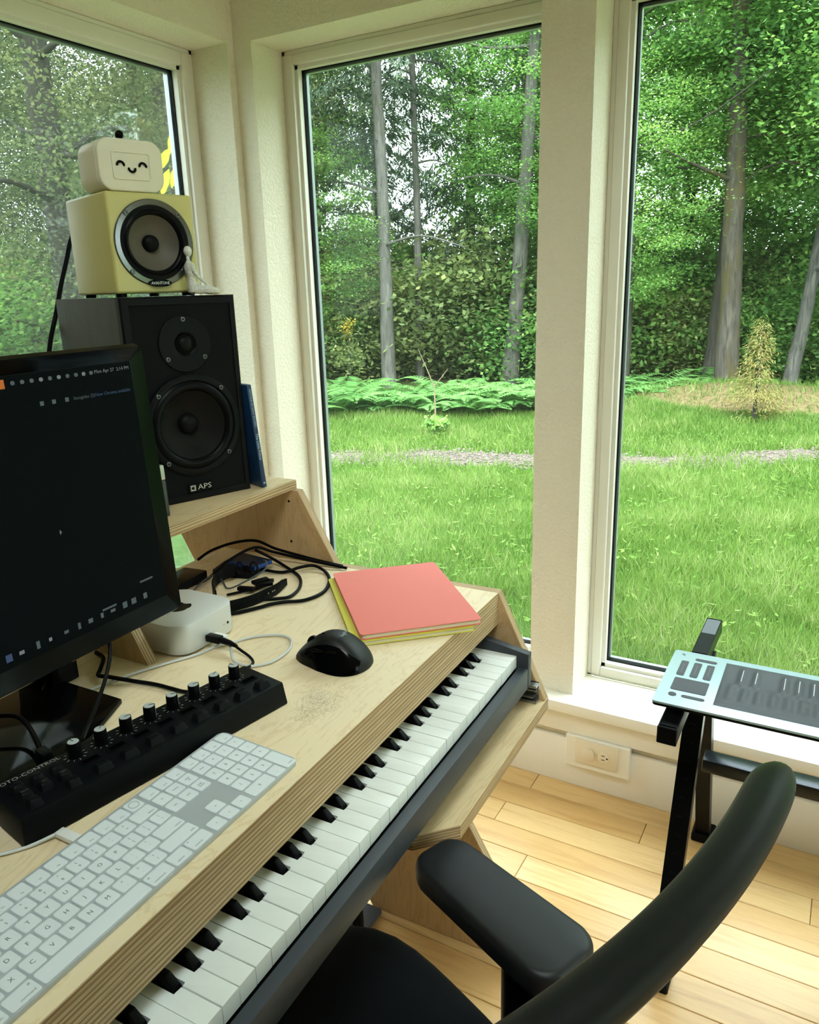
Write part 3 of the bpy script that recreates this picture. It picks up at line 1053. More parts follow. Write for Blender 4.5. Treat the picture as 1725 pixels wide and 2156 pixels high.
ro, ri = rr4(out, 0.009), rr4(inn, 0.0008)
ro2 = rr4([(y0m + .004, MZ0 + .004), 0, (y1m - .004, MZ1 - .004)], 0.006)
n_ = len(ro)
vsm = [(-0.030, *p) for p in ro2] + [(-0.006, *p) for p in ro] + [(0.001, *p) for p in ro2] + [(-0.006, *p) for p in ri]
fsm = []
for s in range(3):
    for k in range(n_):
        fsm.append((s * n_ + k, s * n_ + (k + 1) % n_, (s + 1) * n_ + (k + 1) % n_, (s + 1) * n_ + k))
fsm.append(tuple(range(n_))[::-1])
b.add(vsm, fsm); b.build('bezel', gloss, mon, 25, TILT)
b = MB(); b.box(-0.0095, -0.0055, inn[0][0] + 0.0002, inn[1][0] - 0.0002, inn[0][1] + 0.0002, inn[2][1] - 0.0002)
scr = b.build('screen', scr_.m, mon, 0, TILT)


def glow(name, rgb, s):
    k = NT(name)
    k.b.inputs['Base Color'].default_value = (0, 0, 0, 1)
    k.b.inputs['Emission Color'].default_value = (*lin(rgb), 1)
    k.b.inputs['Emission Strength'].default_value = s
    return k.m


g_lo, g_txt, g_or, g_bl = glow('screen_grey', (96, 112, 116), 0.45), glow('screen_text', (140, 150, 152), 0.5), glow('screen_orange', (200, 110, 40), 0.7), glow('screen_blue', (70, 100, 150), 0.35)
sx = -0.0053
st, sr = inn[2][1], inn[1][0]            # top and right edge of the picture


def stext(s, size, right, down, m_=g_txt, al='RIGHT'):
    text('screen_text', s, size, m_, scr, T(sx, sr - right, st - down) @ RZ(PI / 2) @ RX(PI / 2), align=al)


def srect(right, down, w, h, m_, r=0.0):
    b = MB(); b.box(sx - 0.0002, sx, sr - right - w, sr - right, st - down - h, st - down)
    b.build('screen_icon', m_, scr, 0)


stext('Mon Apr 27  2:14 PM', 0.0062, 0.003, 0.0085)
b = MB(); b.box(sx - 0.0004, sx - 0.0003, sr - 0.52, sr, st - 0.015, st); b.build('menu_bar', glow('menu_bar_tint', (22, 34, 36), 0.4), scr, 0)
for k, rr in enumerate((0.062, 0.073, 0.084, 0.096, 0.108, 0.120, 0.132, 0.144, 0.156, 0.168)):
    b = MB(); b.prism(rrect(0.0052, 0.0046, 0.0020, 3, sr - rr, st - 0.009), 'x', sx - 0.0002, sx); b.build('screen_icon', g_txt if k in (1, 4, 6) else g_lo, scr, 0)
srect(0.178, 0.004, 0.016, 0.010, g_or)
stext('New Chrome available', 0.0060, 0.006, 0.036, g_bl)
stext('Incognito (2)', 0.0060, 0.062, 0.036, g_lo)
for rr in (0.100, 0.118, 0.134): srect(rr, 0.0335, 0.005, 0.005, g_lo)
rs = random.Random(5)
for k in range(26):
    w_, h_ = rs.uniform(0.003, 0.008), rs.uniform(0.003, 0.0095)
    srect(0.03 + k * 0.0185 + rs.uniform(0, 0.005), (st - inn[0][1]) - 0.013 - h_ / 2, w_, h_, (g_lo, g_txt, g_bl, g_lo)[rs.randrange(4)] if k % 3 else g_lo)
for rr, dd in ((0.02, 0.287), (0.085, 0.302)): srect(rr, dd, 0.022, 0.0025, g_lo)
b = MB(); b.prism([(0, 0), (0.0022, -0.004), (0.0009, -0.004), (0.0004, -0.006), (-0.0004, -0.0058), (0, -0.004), (-0.001, -0.0045)][::-1], 'x', sx - 0.0002, sx, M=T(0, sr - 0.145, st - 0.185))
b.build('mouse_pointer', g_txt, scr, 0)
b = MB(); b.rbox(-0.058, -0.029, -0.18, 0.14, 0.14, 0.42, 0.012, 2); b.build('rear_housing', mat('matt_black', (20, 21, 22), 0.6), mon, 35, TILT)
b = MB(); b.rbox(-0.118, -0.074, -0.09, 0.03, 0.006, 0.30, 0.004, 2); b.build('stand_column', bpy.data.materials['matt_black'], mon)
b = MB(); b.prism([(-0.16, -0.20), (0.030, -0.20), (0.030, 0.040), (0.026, 0.085), (-0.010, 0.165), (-0.16, 0.165)], 'z', 0.0, 0.007, bev=0.0012)
b.build('stand_base', gloss, mon)

# black box with its leads behind the monitor
pb = dthing('power_adapter', 'black box-shaped power adapter standing under the right end of the monitor', 'adapter', -0.935, 0.622, ZD)
b = MB(); b.rbox(-0.042, 0.042, -0.021, 0.021, 0.0, 0.068, 0.003, 2); b.build('case', mat('adapter_black', (24, 25, 27), 0.35), pb)
b = MB(); b.rbox(0.0422, 0.0426, -0.012, 0.012, 0.02, 0.045, 0.0001, 1); b.build('rating_plate', mat('adapter_plate', (34, 36, 38), 0.5), pb)

# ------------------------------------------------------------------ small desktop computer
mini = dthing('mini_computer', 'small rounded silver desktop computer beside the monitor, plugs in its front', 'computer', -0.8555, 0.8085, ZD)
malu = mat('silver_aluminium', (216, 218, 214), 0.4, 0.25)
b = MB(); b.prism(rrect(0.127, 0.127, 0.030, 10), 'z', 0.0035, 0.050, bev=0.0012, seg=2); b.build('body', malu, mini, 40)
b = MB(); b.prism(rrect(0.102, 0.102, 0.030, 8), 'z', 0.0, 0.0036); b.build('foot', mat('foot_black', (14, 14, 15), 0.6), mini)
ap = []
for k in range(48):
    a = 2 * PI * k / 48
    r = 0.0135 * (1 + 0.06 * math.cos(2 * a)) * (1 - 0.16 * math.exp(-((a - PI / 2) / 0.25) ** 2) - 0.10 * math.exp(-((a - 1.5 * PI) / 0.22) ** 2))
    x, y = r * math.cos(a), r * math.sin(a) * 1.02
    dxy = math.hypot(x - 0.0185, y - 0.002)
    if dxy < 0.0085:
        t_ = 0.0085 / max(dxy, 1e-6); x, y = 0.0185 + (x - 0.0185) * t_, 0.002 + (y - 0.002) * t_
    ap.append((x, y))
b = MB(); b.prism(ap, 'z', 0.0501, 0.0503, M=RZ(PI / 2) @ Matrix.Diagonal((1.35, 1.35, 1, 1)))
b.prism([(0.0005 + 0.0042 * math.cos(a) * (1 if math.cos(a) > 0 else 0.2) + 0, 0.0170 + 0.005 * math.sin(a)) for a in [2 * PI * k / 16 for k in range(16)]], 'z', 0.0501, 0.0503, M=RZ(PI / 2) @ Matrix.Diagonal((1.35, 1.35, 1, 1)))
b.build('emblem', mat('emblem_black', (30, 31, 32), 0.2, 0.3), mini)
b = MB(); b.cyl(0, 0, 0, 0.0006, 0.0021, 14, M=T(0.0634, 0.036, 0.021) @ RY(PI / 2)); b.build('headphone_jack', mat('jack_dark', (16, 16, 16), 0.5), mini)
b = MB(); b.cyl(0, 0, 0, 0.0004, 0.0007, 8, M=T(0.0634, 0.027, 0.021) @ RY(PI / 2)); b.build('status_light', mat('led_grey', (90, 92, 90), 0.4), mini)

# ------------------------------------------------------------------ mouse
mo = dthing('computer_mouse', 'black sculpted wireless mouse on the worktop beside the notebooks', 'mouse', -0.590, 0.842, ZD, 0.22)
mb_ = mat('mouse_black', (24, 25, 27), 0.45, bump=(1500, 0.05, 0.0002), sheen=0.3)
mg = mat('mouse_gloss', (10, 11, 12), 0.14)


def mouse_surface(t, a, k=1.0):
    """t 0..1 nose to tail, a 0..pi from the thumb side over the top"""
    L_ = 0.118
    x = -L_ / 2 + L_ * t
    e = max(1e-4, 1 - (2 * t - 1) ** 2) ** 0.42
    nose = 0.55 + 0.45 * min(1.0, t / 0.38)
    wr = (0.031 + 0.008 * t) * e * nose
    wl_ = (0.036 - 0.011 * math.sin(PI * min(1, max(0, (t - 0.12) / 0.75))) + 0.010 * t) * e * nose
    h_ = (0.014 + 0.031 * math.sin(PI * min(1.0, 0.16 + 0.62 * t)) ** 1.3) * e ** 1.25
    c = math.cos(a)
    sg = 1 if c > 0 else -1
    y = -(wl_ if c > 0 else wr) * sg * abs(c) ** 0.72 - 0.002 + 0.006 * math.sin(a) * 0
    z = h_ * max(0.0, math.sin(a)) ** 0.75
    # thumb rest: flares outwards near the worktop on the left
    y -= (0.012 * math.exp(-((t - 0.62) / 0.28) ** 2) * math.exp(-(z / 0.012) ** 2)) if c > 0 else 0
    return (-x if False else x, y, z * k)


b = MB()
NT_, NA = 28, 26
vs_ = []
for i in range(NT_ + 1):
    t = 0.002 + 0.996 * i / NT_
    t = 0.5 - 0.5 * math.cos(PI * t)
    for j in range(NA + 1):
        vs_.append(mouse_surface(t, PI * j / NA))
fs_ = [(i * (NA + 1) + j, i * (NA + 1) + j + 1, (i + 1) * (NA + 1) + j + 1, (i + 1) * (NA + 1) + j) for i in range(NT_) for j in range(NA)]
fs_ += [tuple(i * (NA + 1) for i in range(NT_ + 1)) + tuple(i * (NA + 1) + NA for i in range(NT_, -1, -1))]
ms = []
for i in range(NT_):
    for j in range(NA):
        ms.append(1 if (j < 7 and 3 < i < 23) else 0)
ms.append(0)
b.v = vs_; b.f = fs_; b.m = ms
b.build('shell', [mb_, mg], mo, 60)
b = MB(); b.lathe([(0.006, -0.004), (0.0095, -0.003), (0.0100, 0), (0.0095, 0.003), (0.006, 0.004)], 20, caps=True, M=T(-0.030, -0.001, 0.0262) @ RX(PI / 2)); b.build('scroll_wheel', mg, mo)
b = MB(); b.rbox(-0.0160, -0.0090, -0.0032, 0.0032, 0.0375, 0.0425, 0.0012, 2); b.build('wheel_button', mg, mo)
for x_ in (-0.012, 0.008):
    b = MB(); b.rbox(x_ - 0.009, x_ + 0.009, -0.0325, -0.0275, 0.0265, 0.0305, 0.0014, 2); b.build('thumb_button', mg, mo)
text('maker_lettering', 'logitech', 0.0085, mat('mouse_ink', (150, 152, 152), 0.4), mo, T(0.018, 0.002, 0.0452) @ RY(math.radians(8)) @ RZ(PI / 2 - 0.0))

# ------------------------------------------------------------------ notebooks
paper = mat('notebook_paper', (222, 214, 184), 0.8)


def notebook(name, label, v, u, z, yaw, cover, th, W_, L_, seedn):
    """cover pages cover; long side along local y"""
    r = dthing(name, label, 'notebook', v, u, z, yaw, 'soft-cover notebooks on the worktop')
    def sag(x, y): return 0.0016 * max(0, (x / W_ + 0.2)) * math.sin(3.2 * y / L_ + 1) * seedn
    N = 10
    def sheet(b, z_, t_, m_, ins):
        o = rrect(W_ - ins, L_ - ins, 0.007, 5)
        b.prism(o, 'z', z_, z_ + t_, bev=0.0002, seg=1)
    b = MB(); sheet(b, 0, 0.0011, 0, 0); b.build('back_cover', cover, r)
    b = MB(); sheet(b, 0.0011, th - 0.0022, 0, 0.003); b.build('page_block', paper, r)
    b = MB(); sheet(b, th - 0.0011, 0.0011, 0, 0); b.build('front_cover', cover, r)
    return r


n_yaw = math.radians(-36.6) + PI / 2
cor, yel = mat('coral_card', (232, 124, 112), 0.62, bump=(700, 0.06, 0.0002)), mat('yellow_card', (214, 208, 78), 0.62, bump=(700, 0.06, 0.0002))
nyaw = math.atan2(0.206, -0.183)         # direction of the long side in desk axes
ny = notebook('notebook', 'yellow soft-cover notebook under the coral one', -0.606, 1.057, ZD + 0.0005, nyaw - PI / 2, yel, 0.0075, 0.195, 0.279, 0)
nc = notebook('notebook', 'coral red soft-cover notebook on top of the yellow one', -0.600, 1.067, ZD + 0.0085, nyaw - PI / 2 + 0.01, cor, 0.0085, 0.195, 0.277, 1)
b = MB()
for k in range(8): b.rbox(0.0855, 0.0867, -0.016 + 0.0046 * k, -0.0128 + 0.0046 * k, 0.0085, 0.0087, 0.00005, 1)
b.build('embossed_mark', mat('coral_emboss', (226, 146, 134), 0.5), nc)
# ------------------------------------------------------------------ cables and small things on the worktop
rub = mat('cable_black', (17, 18, 19), 0.42)
wht = mat('cable_white', (205, 208, 206), 0.4)


def cable(name, label, pts, r, m_, group=None, n=8, k=6):
    """pts in desk axes"""
    w = smooth([D2W(*p) for p in pts], k)
    o = w[0].copy(); o.z = min(p.z for p in w) - r
    c = thing(name, label, 'cable', o, 0, group)
    b = MB(); b.tube([p - o for p in w], r, n); b.build('lead', m_, c, 60)
    return c


def plug(c, name, v, u, z, l, w, h, yaw, m_, r=0.0012):
    b = MB(); b.rbox(0, l, -w / 2, w / 2, -h / 2, h / 2, r, 2)
    p = b.build(name, m_, c)
    p.matrix_local = T(*(D2W(v, u, z) - c.location)) @ RZ(TH + yaw)
    return p


zc = ZD + 0.0022
wc = cable('usb_cable', 'white cable looping from the front of the silver computer across the worktop',
           [(-0.90, 0.40, zc), (-0.872, 0.47, zc), (-0.867, 0.501, zc), (-0.856, 0.556, zc), (-0.847, 0.618, zc), (-0.828, 0.679, zc), (-0.806, 0.726, zc), (-0.786, 0.765, zc),
            (-0.778, 0.797, zc), (-0.763, 0.821, zc), (-0.752, 0.843, zc), (-0.735, 0.860, zc), (-0.711, 0.873, zc), (-0.690, 0.869, zc), (-0.677, 0.855, zc), (-0.667, 0.831, zc),
            (-0.667, 0.797, zc), (-0.682, 0.774, zc), (-0.702, 0.769, zc), (-0.726, 0.777, zc), (-0.745, 0.795, zc + 0.006), (-0.766, 0.8095, zc + 0.0125)], 0.0021, wht)
plug(wc, 'plug', -0.7905, 0.8095, ZD + 0.0145, 0.024, 0.012, 0.0062, 0, mat('plug_white', (228, 228, 224), 0.35))
uc = cable('usb_cable', 'short black cable with a fat plug in the front of the silver computer',
           [(-0.733, 0.794, zc + 0.011), (-0.722, 0.792, zc + 0.008), (-0.706, 0.790, zc + 0.003), (-0.694, 0.784, zc), (-0.688, 0.773, zc), (-0.688, 0.757, zc + .002), (-0.680, 0.738, zc + .008), (-0.662, 0.722, zc + .014)], 0.0021, rub)
plug(uc, 'plug', -0.7905, 0.797, ZD + 0.0165, 0.026, 0.0125, 0.0105, 0, mat('plug_black', (15, 15, 16), 0.4))
b = MB(); b.tube([(0, 0, 0), (0.018, -0.001, -0.001), (0.032, -0.002, -0.003)], [0.0052, 0.0046, 0.0026], 10); p_ = b.build('strain_relief', rub, uc)
p_.matrix_local = T(*(D2W(-0.7645, 0.797, ZD + 0.0165) - uc.location)) @ RZ(TH)
cable('power_cable', 'thick black cable running from under the monitor to the back of the knob controller',
      [(-0.93, 0.703, zc + .0015), (-0.905, 0.695, zc + .0015), (-0.880, 0.668, zc + .0015), (-0.866, 0.653, zc + .002), (-0.842, 0.652, zc + .0055), (-0.809, 0.662, zc + .002), (-0.773, 0.669, zc + .0015), (-0.745, 0.670, zc + .0015), (-0.722, 0.670, zc + .002), (-0.698, 0.668, zc + .007), (-0.680, 0.664, zc + .011)], 0.0031, rub)
cable('audio_cable', 'black cable hanging from the monitor down to the second knob of the controller',
      [(-0.785, 0.610, 0.912), (-0.776, 0.6085, 0.900), (-0.768, 0.600, 0.885), (-0.758, 0.581, 0.866), (-0.748, 0.556, 0.846), (-0.739, 0.533, 0.832), (-0.728, 0.514, 0.826)], 0.0026, rub)
ac = cable('audio_cable', 'black cable arching over the monitor base into the left back of the controller',
           [(-0.90, 0.44, 0.828), (-0.868, 0.478, 0.835), (-0.832, 0.499, 0.838), (-0.803, 0.497, 0.834), (-0.770, 0.484, 0.829), (-0.752, 0.476, 0.8265)], 0.0031, rub)
plug(ac, 'plug', -0.7515, 0.4745, 0.8265, 0.022, 0.012, 0.010, -0.25, bpy.data.materials['plug_black'])
cable('thin_cable', 'thin black lead from the black adapter box to the left across the worktop',
      [(-0.905, 0.5985, zc + .012), (-0.899, 0.585, zc + .002), (-0.897, 0.568, zc - .0005), (-0.893, 0.550, zc - .0005), (-0.885, 0.518, zc - .0005), (-0.89, 0.45, zc - .0005)], 0.0016, rub)

# leads lying behind the computer, under the raised shelf
zz = ZD + 0.0036
cable('hub_cable', 'black lead arching along the slanted end panel, over the desk edge', [(-1.082, 1.087, zz), (-1.079, 1.125, zz + .008), (-1.040, 1.150, zz + .022), (-0.988, 1.158, zz + .031), (-0.941, 1.160, zz + .020), (-0.886, 1.168, zz + .010), (-0.840, 1.174, zz + .003), (-0.790, 1.174, zz)], 0.0029, rub)
cable('hub_cable', 'long black lead running diagonally behind the watch strap to the desk end', [(-1.015, 0.965, zz), (-0.979, 0.994, zz + .004), (-0.968, 1.050, zz + .026), (-0.951, 1.108, zz + .037), (-0.932, 1.140, zz + .021), (-0.886, 1.152, zz + .012), (-0.835, 1.160, zz + .006), (-0.776, 1.168, zz)], 0.0029, rub)
cable('drive_cable', 'black lead making the inner of two loops beside the watch strap', [(-0.955, 1.115, zz + .030), (-0.925, 1.128, zz + .012), (-0.887, 1.124, zz), (-0.835, 1.093, zz), (-0.802, 1.050, zz), (-0.791, 1.007, zz), (-0.806, 0.988, zz), (-0.83, 0.972, zz)], 0.0030, rub)
cable('drive_cable', 'black lead making the outer of two loops beside the watch strap', [(-0.935, 1.078, zz + .007), (-0.917, 1.088, zz + .003), (-0.877, 1.099, zz), (-0.853, 1.121, zz + .006), (-0.833, 1.140, zz + .006), (-0.804, 1.135, zz), (-0.771, 1.100, zz), (-0.749, 1.048, zz), (-0.757, 1.004, zz), (-0.785, 0.981, zz), (-0.802, 0.962, zz), (-0.812, 0.942, zz), (-0.842, 0.900, zz), (-0.90, 0.882, zz)], 0.0031, rub)
cable('charger_cable', 'thin grey lead curling round the buckle end of the watch strap', [(-0.955, 0.930, zz), (-0.968, 0.955, zz + .002), (-0.972, 0.985, zz + .008), (-0.965, 1.01, zz + .012), (-0.94, 1.0, zz + .006), (-0.918, 0.99, zz), (-0.895, 1.01, zz + .01), (-0.880, 1.050, zz + .022), (-0.890, 1.068, zz + .030), (-0.90, 1.071, zz + .031)], 0.0016, mat('cable_grey', (66, 70, 74), 0.4))
pc_ = cable('usb_cable', 'tangle of short black plug leads inside the watch strap', [(-0.90, 0.965, zz), (-0.885, 0.99, zz), (-0.872, 1.005, zz), (-0.868, 1.035, zz), (-0.88, 1.045, zz + .004)], 0.0024, rub)
for (v, u, a) in ((-0.885, 1.03, 0.4), (-0.868, 1.005, 0.9), (-0.895, 0.99, 0.2), (-0.88, 1.012, 1.2)):
    plug(pc_, 'plug', v, u, zz + 0.004 + 0.004 * a, 0.032, 0.012, 0.007, a, bpy.data.materials['plug_black'], 0.002)

# watch strap, standing on its edge in an open loop
ws = dthing('watch_strap', 'black rubber watch strap standing on edge in an open loop, behind the silver computer', 'watch strap', -0.86, 0.98, ZD)
strap = mat('strap_rubber', (20, 21, 22), 0.5)


def band(name, pts, h0, h1, parent, th=0.0022, lean=0.0):
    P = smooth([(v + 0.86, u - 0.98, 0) for v, u in pts], 6)
    n = len(P); b = MB(); vs, fs = [], []
    for i, p in enumerate(P):
        t = (P[min(i + 1, n - 1)] - P[max(i - 1, 0)]).normalized()
        nn = Vector((t.y, -t.x, 0)) * th / 2
        f = i / (n - 1)
        zb, zt = h0(f), h1(f)
        for q, z in ((p + nn, zb), (p + nn, zt), (p - nn, zt), (p - nn, zb)):
            vs.append((q.x, q.y, z))
    for i in range(n - 1):
        for j in range(4):
            fs.append((i * 4 + j, i * 4 + (j + 1) % 4, i * 4 + 4 + (j + 1) % 4, i * 4 + 4 + j))
    fs += [(0, 1, 2, 3), tuple(range(4 * n - 4, 4 * n))[::-1]]
    b.add(vs, fs)
    return b.build(name, strap, parent, 50), P


s1, P1 = band('holed_half', [(-0.866, 0.888), (-0.845, 0.917), (-0.831, 0.947), (-0.825, 0.981), (-0.823, 1.013), (-0.829, 1.047)], lambda f: 0.001 + 0.010 * max(0, f - 0.75) * 4 * 0.4, lambda f: 0.021 - (0.004 * max(0, f - 0.9) * 10), ws)
hole = mat('strap_hole', (190, 172, 140), 0.7)
for k in range(8):
    i = int((0.38 + 0.055 * k) * (len(P1) - 1)); p = P1[i]; t = (P1[i + 1] - P1[i - 1]).normalized()
    b = MB(); b.lathe([(0.0014, -0.0014), (0.0014, 0.0014)], 10, caps=True, M=T(p.x, p.y, 0.0115) @ RZ(math.atan2(t.y, t.x)) @ RX(PI / 2)); b.build('strap_hole', hole if k > 4 else mat('hole_black%d' % k, (6, 6, 6), 0.8), s1)
s2, P2 = band('buckle_half', [(-0.900, 0.938), (-0.925, 0.957), (-0.944, 0.985), (-0.949, 1.012), (-0.940, 1.035)], lambda f: 0.001 + 0.008 * f, lambda f: 0.021 + 0.012 * f, ws)
b = MB()
for k in range(2):
    cx = Vector((-0.935 + 0.86 + 0.024 * k, 1.044 - 0.98 + 0.012 * k, 0.022))
    ringp = []
    for j in range(18):
        a = 2 * PI * j / 18
        ringp.append(cx + Vector((0.0068 * math.cos(a) * 0.87, 0.0068 * math.cos(a) * 0.45, 0.0120 * math.sin(a))))
    ringp.append(ringp[0])
    b.tube(ringp, 0.0019, 6, cap=False)
b.rbox(-0.069, -0.057, 0.0685, 0.0725, 0.017, 0.027, 0.001, 1)
b.build('buckle', strap, ws, 50)

# portable drives
dm = mat('drive_black', (24, 25, 27), 0.36)
d1 = dthing('portable_drive', 'black portable drive lying flat under the blue one, behind the cables', 'drive', -0.962, 1.073, ZD, 0.25)
b = MB(); b.prism(rrect(0.088, 0.066, 0.010, 5), 'z', 0.0, 0.0125, bev=0.002); b.build('case', dm, d1)
b = MB(); b.rbox(-0.012, 0.018, -0.003, 0.001, 0.0125, 0.0127, 0.0001, 1); b.build('printed_mark', mat('mark_grey', (70, 74, 78), 0.5), d1)
d2 = dthing('portable_drive', 'small blue portable drive lying on the black one', 'drive', -0.952, 1.092, ZD + 0.0126, -0.12)
b = MB(); b.prism(rrect(0.080, 0.048, 0.004, 3), 'z', 0.0, 0.0080, bev=0.001); b.build('case', mat('drive_blue', (38, 72, 138), 0.34, 0.3), d2)
b = MB(); b.prism(rrect(0.076, 0.044, 0.003, 3), 'z', 0.0081, 0.0086); b.build('top_plate', mat('drive_top_blue', (30, 36, 52), 0.4, 0.2), d2)
d3 = dthing('portable_drive', 'dark drive with a shiny edge, beside the monitor corner', 'drive', -1.020, 0.975, ZD, 0.1)
b = MB(); b.prism(rrect(0.056, 0.092, 0.005, 4), 'z', 0.0, 0.016, bev=0.002); b.build('case', mat('drive_gloss', (30, 32, 35), 0.18), d3)
b = MB(); b.rbox(0.0282, 0.0286, 0.012, 0.030, 0.005, 0.010, 0.0001, 1); b.build('port', mat('port_dark', (8, 8, 8), 0.5), d3)
kc_ = cable('keyboard_cable', 'white cable plugged into the back of the white keyboard', [(-0.70, 0.32, zc), (-0.672, 0.345, zc), (-0.656, 0.360, zc), (-0.643, 0.378, zc), (-0.634, 0.394, zc + .002), (-0.630, 0.402, zc + .003)], 0.0018, wht)
plug(kc_, 'plug', -0.631, 0.402, ZD + 0.0055, 0.029, 0.011, 0.0058, 0, bpy.data.materials['plug_white'])

# ------------------------------------------------------------------ large black speaker on the raised shelf
ZSH = 0.9675
SY = -0.36                                # turned towards the chair
spk = dthing('studio_speaker', 'large black two-way studio speaker on the raised shelf', 'speaker', -0.9398, 1.1053, ZSH, SY)
SW, SH_, SD = 0.2085, 0.3565, 0.315
k = NT('black_ash')
g1 = k.noise(k.coord('Object', (12, 90, 5)), 4, 5, 0.7, 0.4)
k.color(k.ramp(g1, [(0.35, lin((26, 28, 29))), (0.7, lin((50, 53, 54)))]))
k.b.inputs['Roughness'].default_value = 0.5
k.bump(g1, 0.25, 0.0006)
ash = k.m
baf = mat('baffle_black', (19, 21, 24), 0.6, bump=(900, 0.1, 0.0003))
b = MB(); b.box(-SD, -0.034, -SW, 0, 0, SH_)
for y0_, y1_, z0_, z1_ in ((-SW, -SW + 0.012, 0, SH_), (-0.012, 0, 0, SH_), (-SW + 0.012, -0.012, 0, 0.012), (-SW + 0.012, -0.012, SH_ - 0.012, SH_)):
    b.box(-0.034, -0.0201, y0_, y1_, z0_, z1_)
b.build('cabinet', ash, spk)
b = MB()
e = 0.013
o0 = [(-SW, 0), (0, 0), (0, SH_), (-SW, SH_)]
i0 = [(-SW + e, e), (-e, e), (-e, SH_ - e), (-SW + e, SH_ - e)]
m0 = [(-SW + 0.003, 0.003), (-0.003, 0.003), (-0.003, SH_ - 0.003), (-SW + 0.003, SH_ - 0.003)]
vs_ = [(-0.020, *p) for p in o0] + [(-0.006, *p) for p in o0] + [(0.0, *p) for p in i0] + [(-0.0022, *p) for p in i0]
vs_ = [(-0.020, *p) for p in o0] + [(-0.007, *p) for p in o0] + [(-0.003, *p) for p in m0] + [(0.0, *p) for p in i0] + [(-0.0025, *p) for p in i0]
fs_ = [(s * 4 + j, s * 4 + (j + 1) % 4, s * 4 + 4 + (j + 1) % 4, s * 4 + 4 + j) for s in range(4) for j in range(4)]
b.add(vs_, fs_)
b.build('front_frame', mat('frame_black', (34, 36, 38), 0.42), spk, 30)
def circ(cy, cz, r, n=48): return [(cy + r * math.cos(2 * PI * k / n), cz + r * math.sin(2 * PI * k / n)) for k in range(n)]


b = MB(); b.plate([(-SW + e, e), (-e, e), (-e, SH_ - e), (-SW + e, SH_ - e)], [circ(-SW / 2, 0.277, 0.0465), circ(-SW / 2, 0.1365, 0.087)], -0.0018); b.build('baffle', baf, spk)


def drv(y, z, x=0.0):
    """axis along +x from a point on the front"""
    return T(x, y, z) @ RY(PI / 2)


cone_m = NT('cone_taupe'); cone_m.b.inputs['Base Color'].default_value = (*lin((92, 87, 76)), 1); cone_m.b.inputs['Roughness'].default_value = 0.55
paper_cone = mat('cone_grey', (40, 39, 37), 0.6, bump=(500, 0.1, 0.0003))
rubber = mat('surround_rubber', (20, 22, 25), 0.36)
dark = mat('driver_black', (26, 28, 31), 0.45)
capm = mat('dust_cap', (30, 30, 31), 0.42)
yc = -SW / 2
MT = drv(yc, 0.277)
b = MB(); b.lathe([(0.048, -0.002), (0.048, 0.0), (0.047, 0.0008), (0.0205, 0.0012), (0.017, -0.0015), (0.0155, -0.004)], 48, M=MT); b.build('tweeter_plate', dark, spk)
b = MB(); b.lathe([(0.0163, -0.0045), (0.0152, -0.0015), (0.0135, -0.002), (0.0125, 0.0005), (0.009, 0.0035), (0.005, 0.005), (1e-6, 0.0055)], 32, M=MT); b.build('tweeter_dome', capm, spk)
screw = MB(); screw.lathe([(0.0042, -0.001), (0.0042, 0.0012), (0.0034, 0.0018), (0.0019, 0.0018), (0.0017, -0.001), (1e-6, -0.001)], 14)
screw = screw.mesh('screw', mat('screw_steel', (92, 94, 94), 0.3, 0.7))
for a in (90, 215, -35):
    inst('screw', screw, spk, drv(yc + 0.0415 * math.cos(math.radians(a)), 0.277 + 0.0415 * math.sin(math.radians(a))))
MWf = drv(yc, 0.1365)
b = MB(); b.lathe([(0.0890, -0.002), (0.0890, 0.0035), (0.0875, 0.0045), (0.079, 0.0048), (0.0775, 0.0030)], 64, M=MWf); b.build('basket_ring', dark, spk)
b = MB(); b.lathe([(0.0776, 0.0024), (0.074, 0.0050), (0.070, 0.0068), (0.066, 0.0062), (0.0625, 0.0030), (0.0605, -0.0005)], 64, M=MWf); b.build('surround', rubber, spk, 60)
b = MB(); b.lathe([(0.0606, -0.0006), (0.052, -0.0085), (0.040, -0.0165), (0.026, -0.0225), (0.018, -0.0245)], 64, M=MWf); b.build('cone', paper_cone, spk, 60)
b = MB(); b.lathe([(0.0195, -0.0240), (0.0170, -0.0165), (0.011, -0.0125), (1e-6, -0.0108)], 32, M=MWf); b.build('dust_cap', capm, spk, 60)
for a in (47, 137, 227, 317):
    inst('screw', screw, spk, drv(yc + 0.0832 * math.cos(math.radians(a)), 0.1365 + 0.0832 * math.sin(math.radians(a)), 0.0048))
b = MB(); b.rbox(-0.0014, 0.0006, yc - 0.0235, yc + 0.0235, 0.0155, 0.0320, 0.0004, 1); bd = b.build('badge', mat('badge_black', (12, 13, 14), 0.25), spk)
silver = mat('badge_silver', (170, 172, 170), 0.35, 0.5)
text('badge_lettering', 'APS', 0.0165, silver, bd, T(0.0007, yc + 0.0080, 0.0235) @ RZ(PI / 2) @ RX(PI / 2) @ Matrix.Diagonal((1.0, 0.82, 1, 1)))
b = MB(); b.rbox(0.0006, 0.0009, yc - 0.0195, yc - 0.0095, 0.0183, 0.0288, 0.0001, 1)
b.build('badge_emblem', silver, bd)
b = MB(); b.prism([(yc - 0.0178, 0.0215), (yc - 0.0178, 0.0256), (yc - 0.0160, 0.0256), (yc - 0.0125, 0.0275), (yc - 0.0125, 0.0198), (yc - 0.0160, 0.0215)], 'x', 0.0009, 0.0011); b.build('badge_symbol', bpy.data.materials['badge_black'], bd)

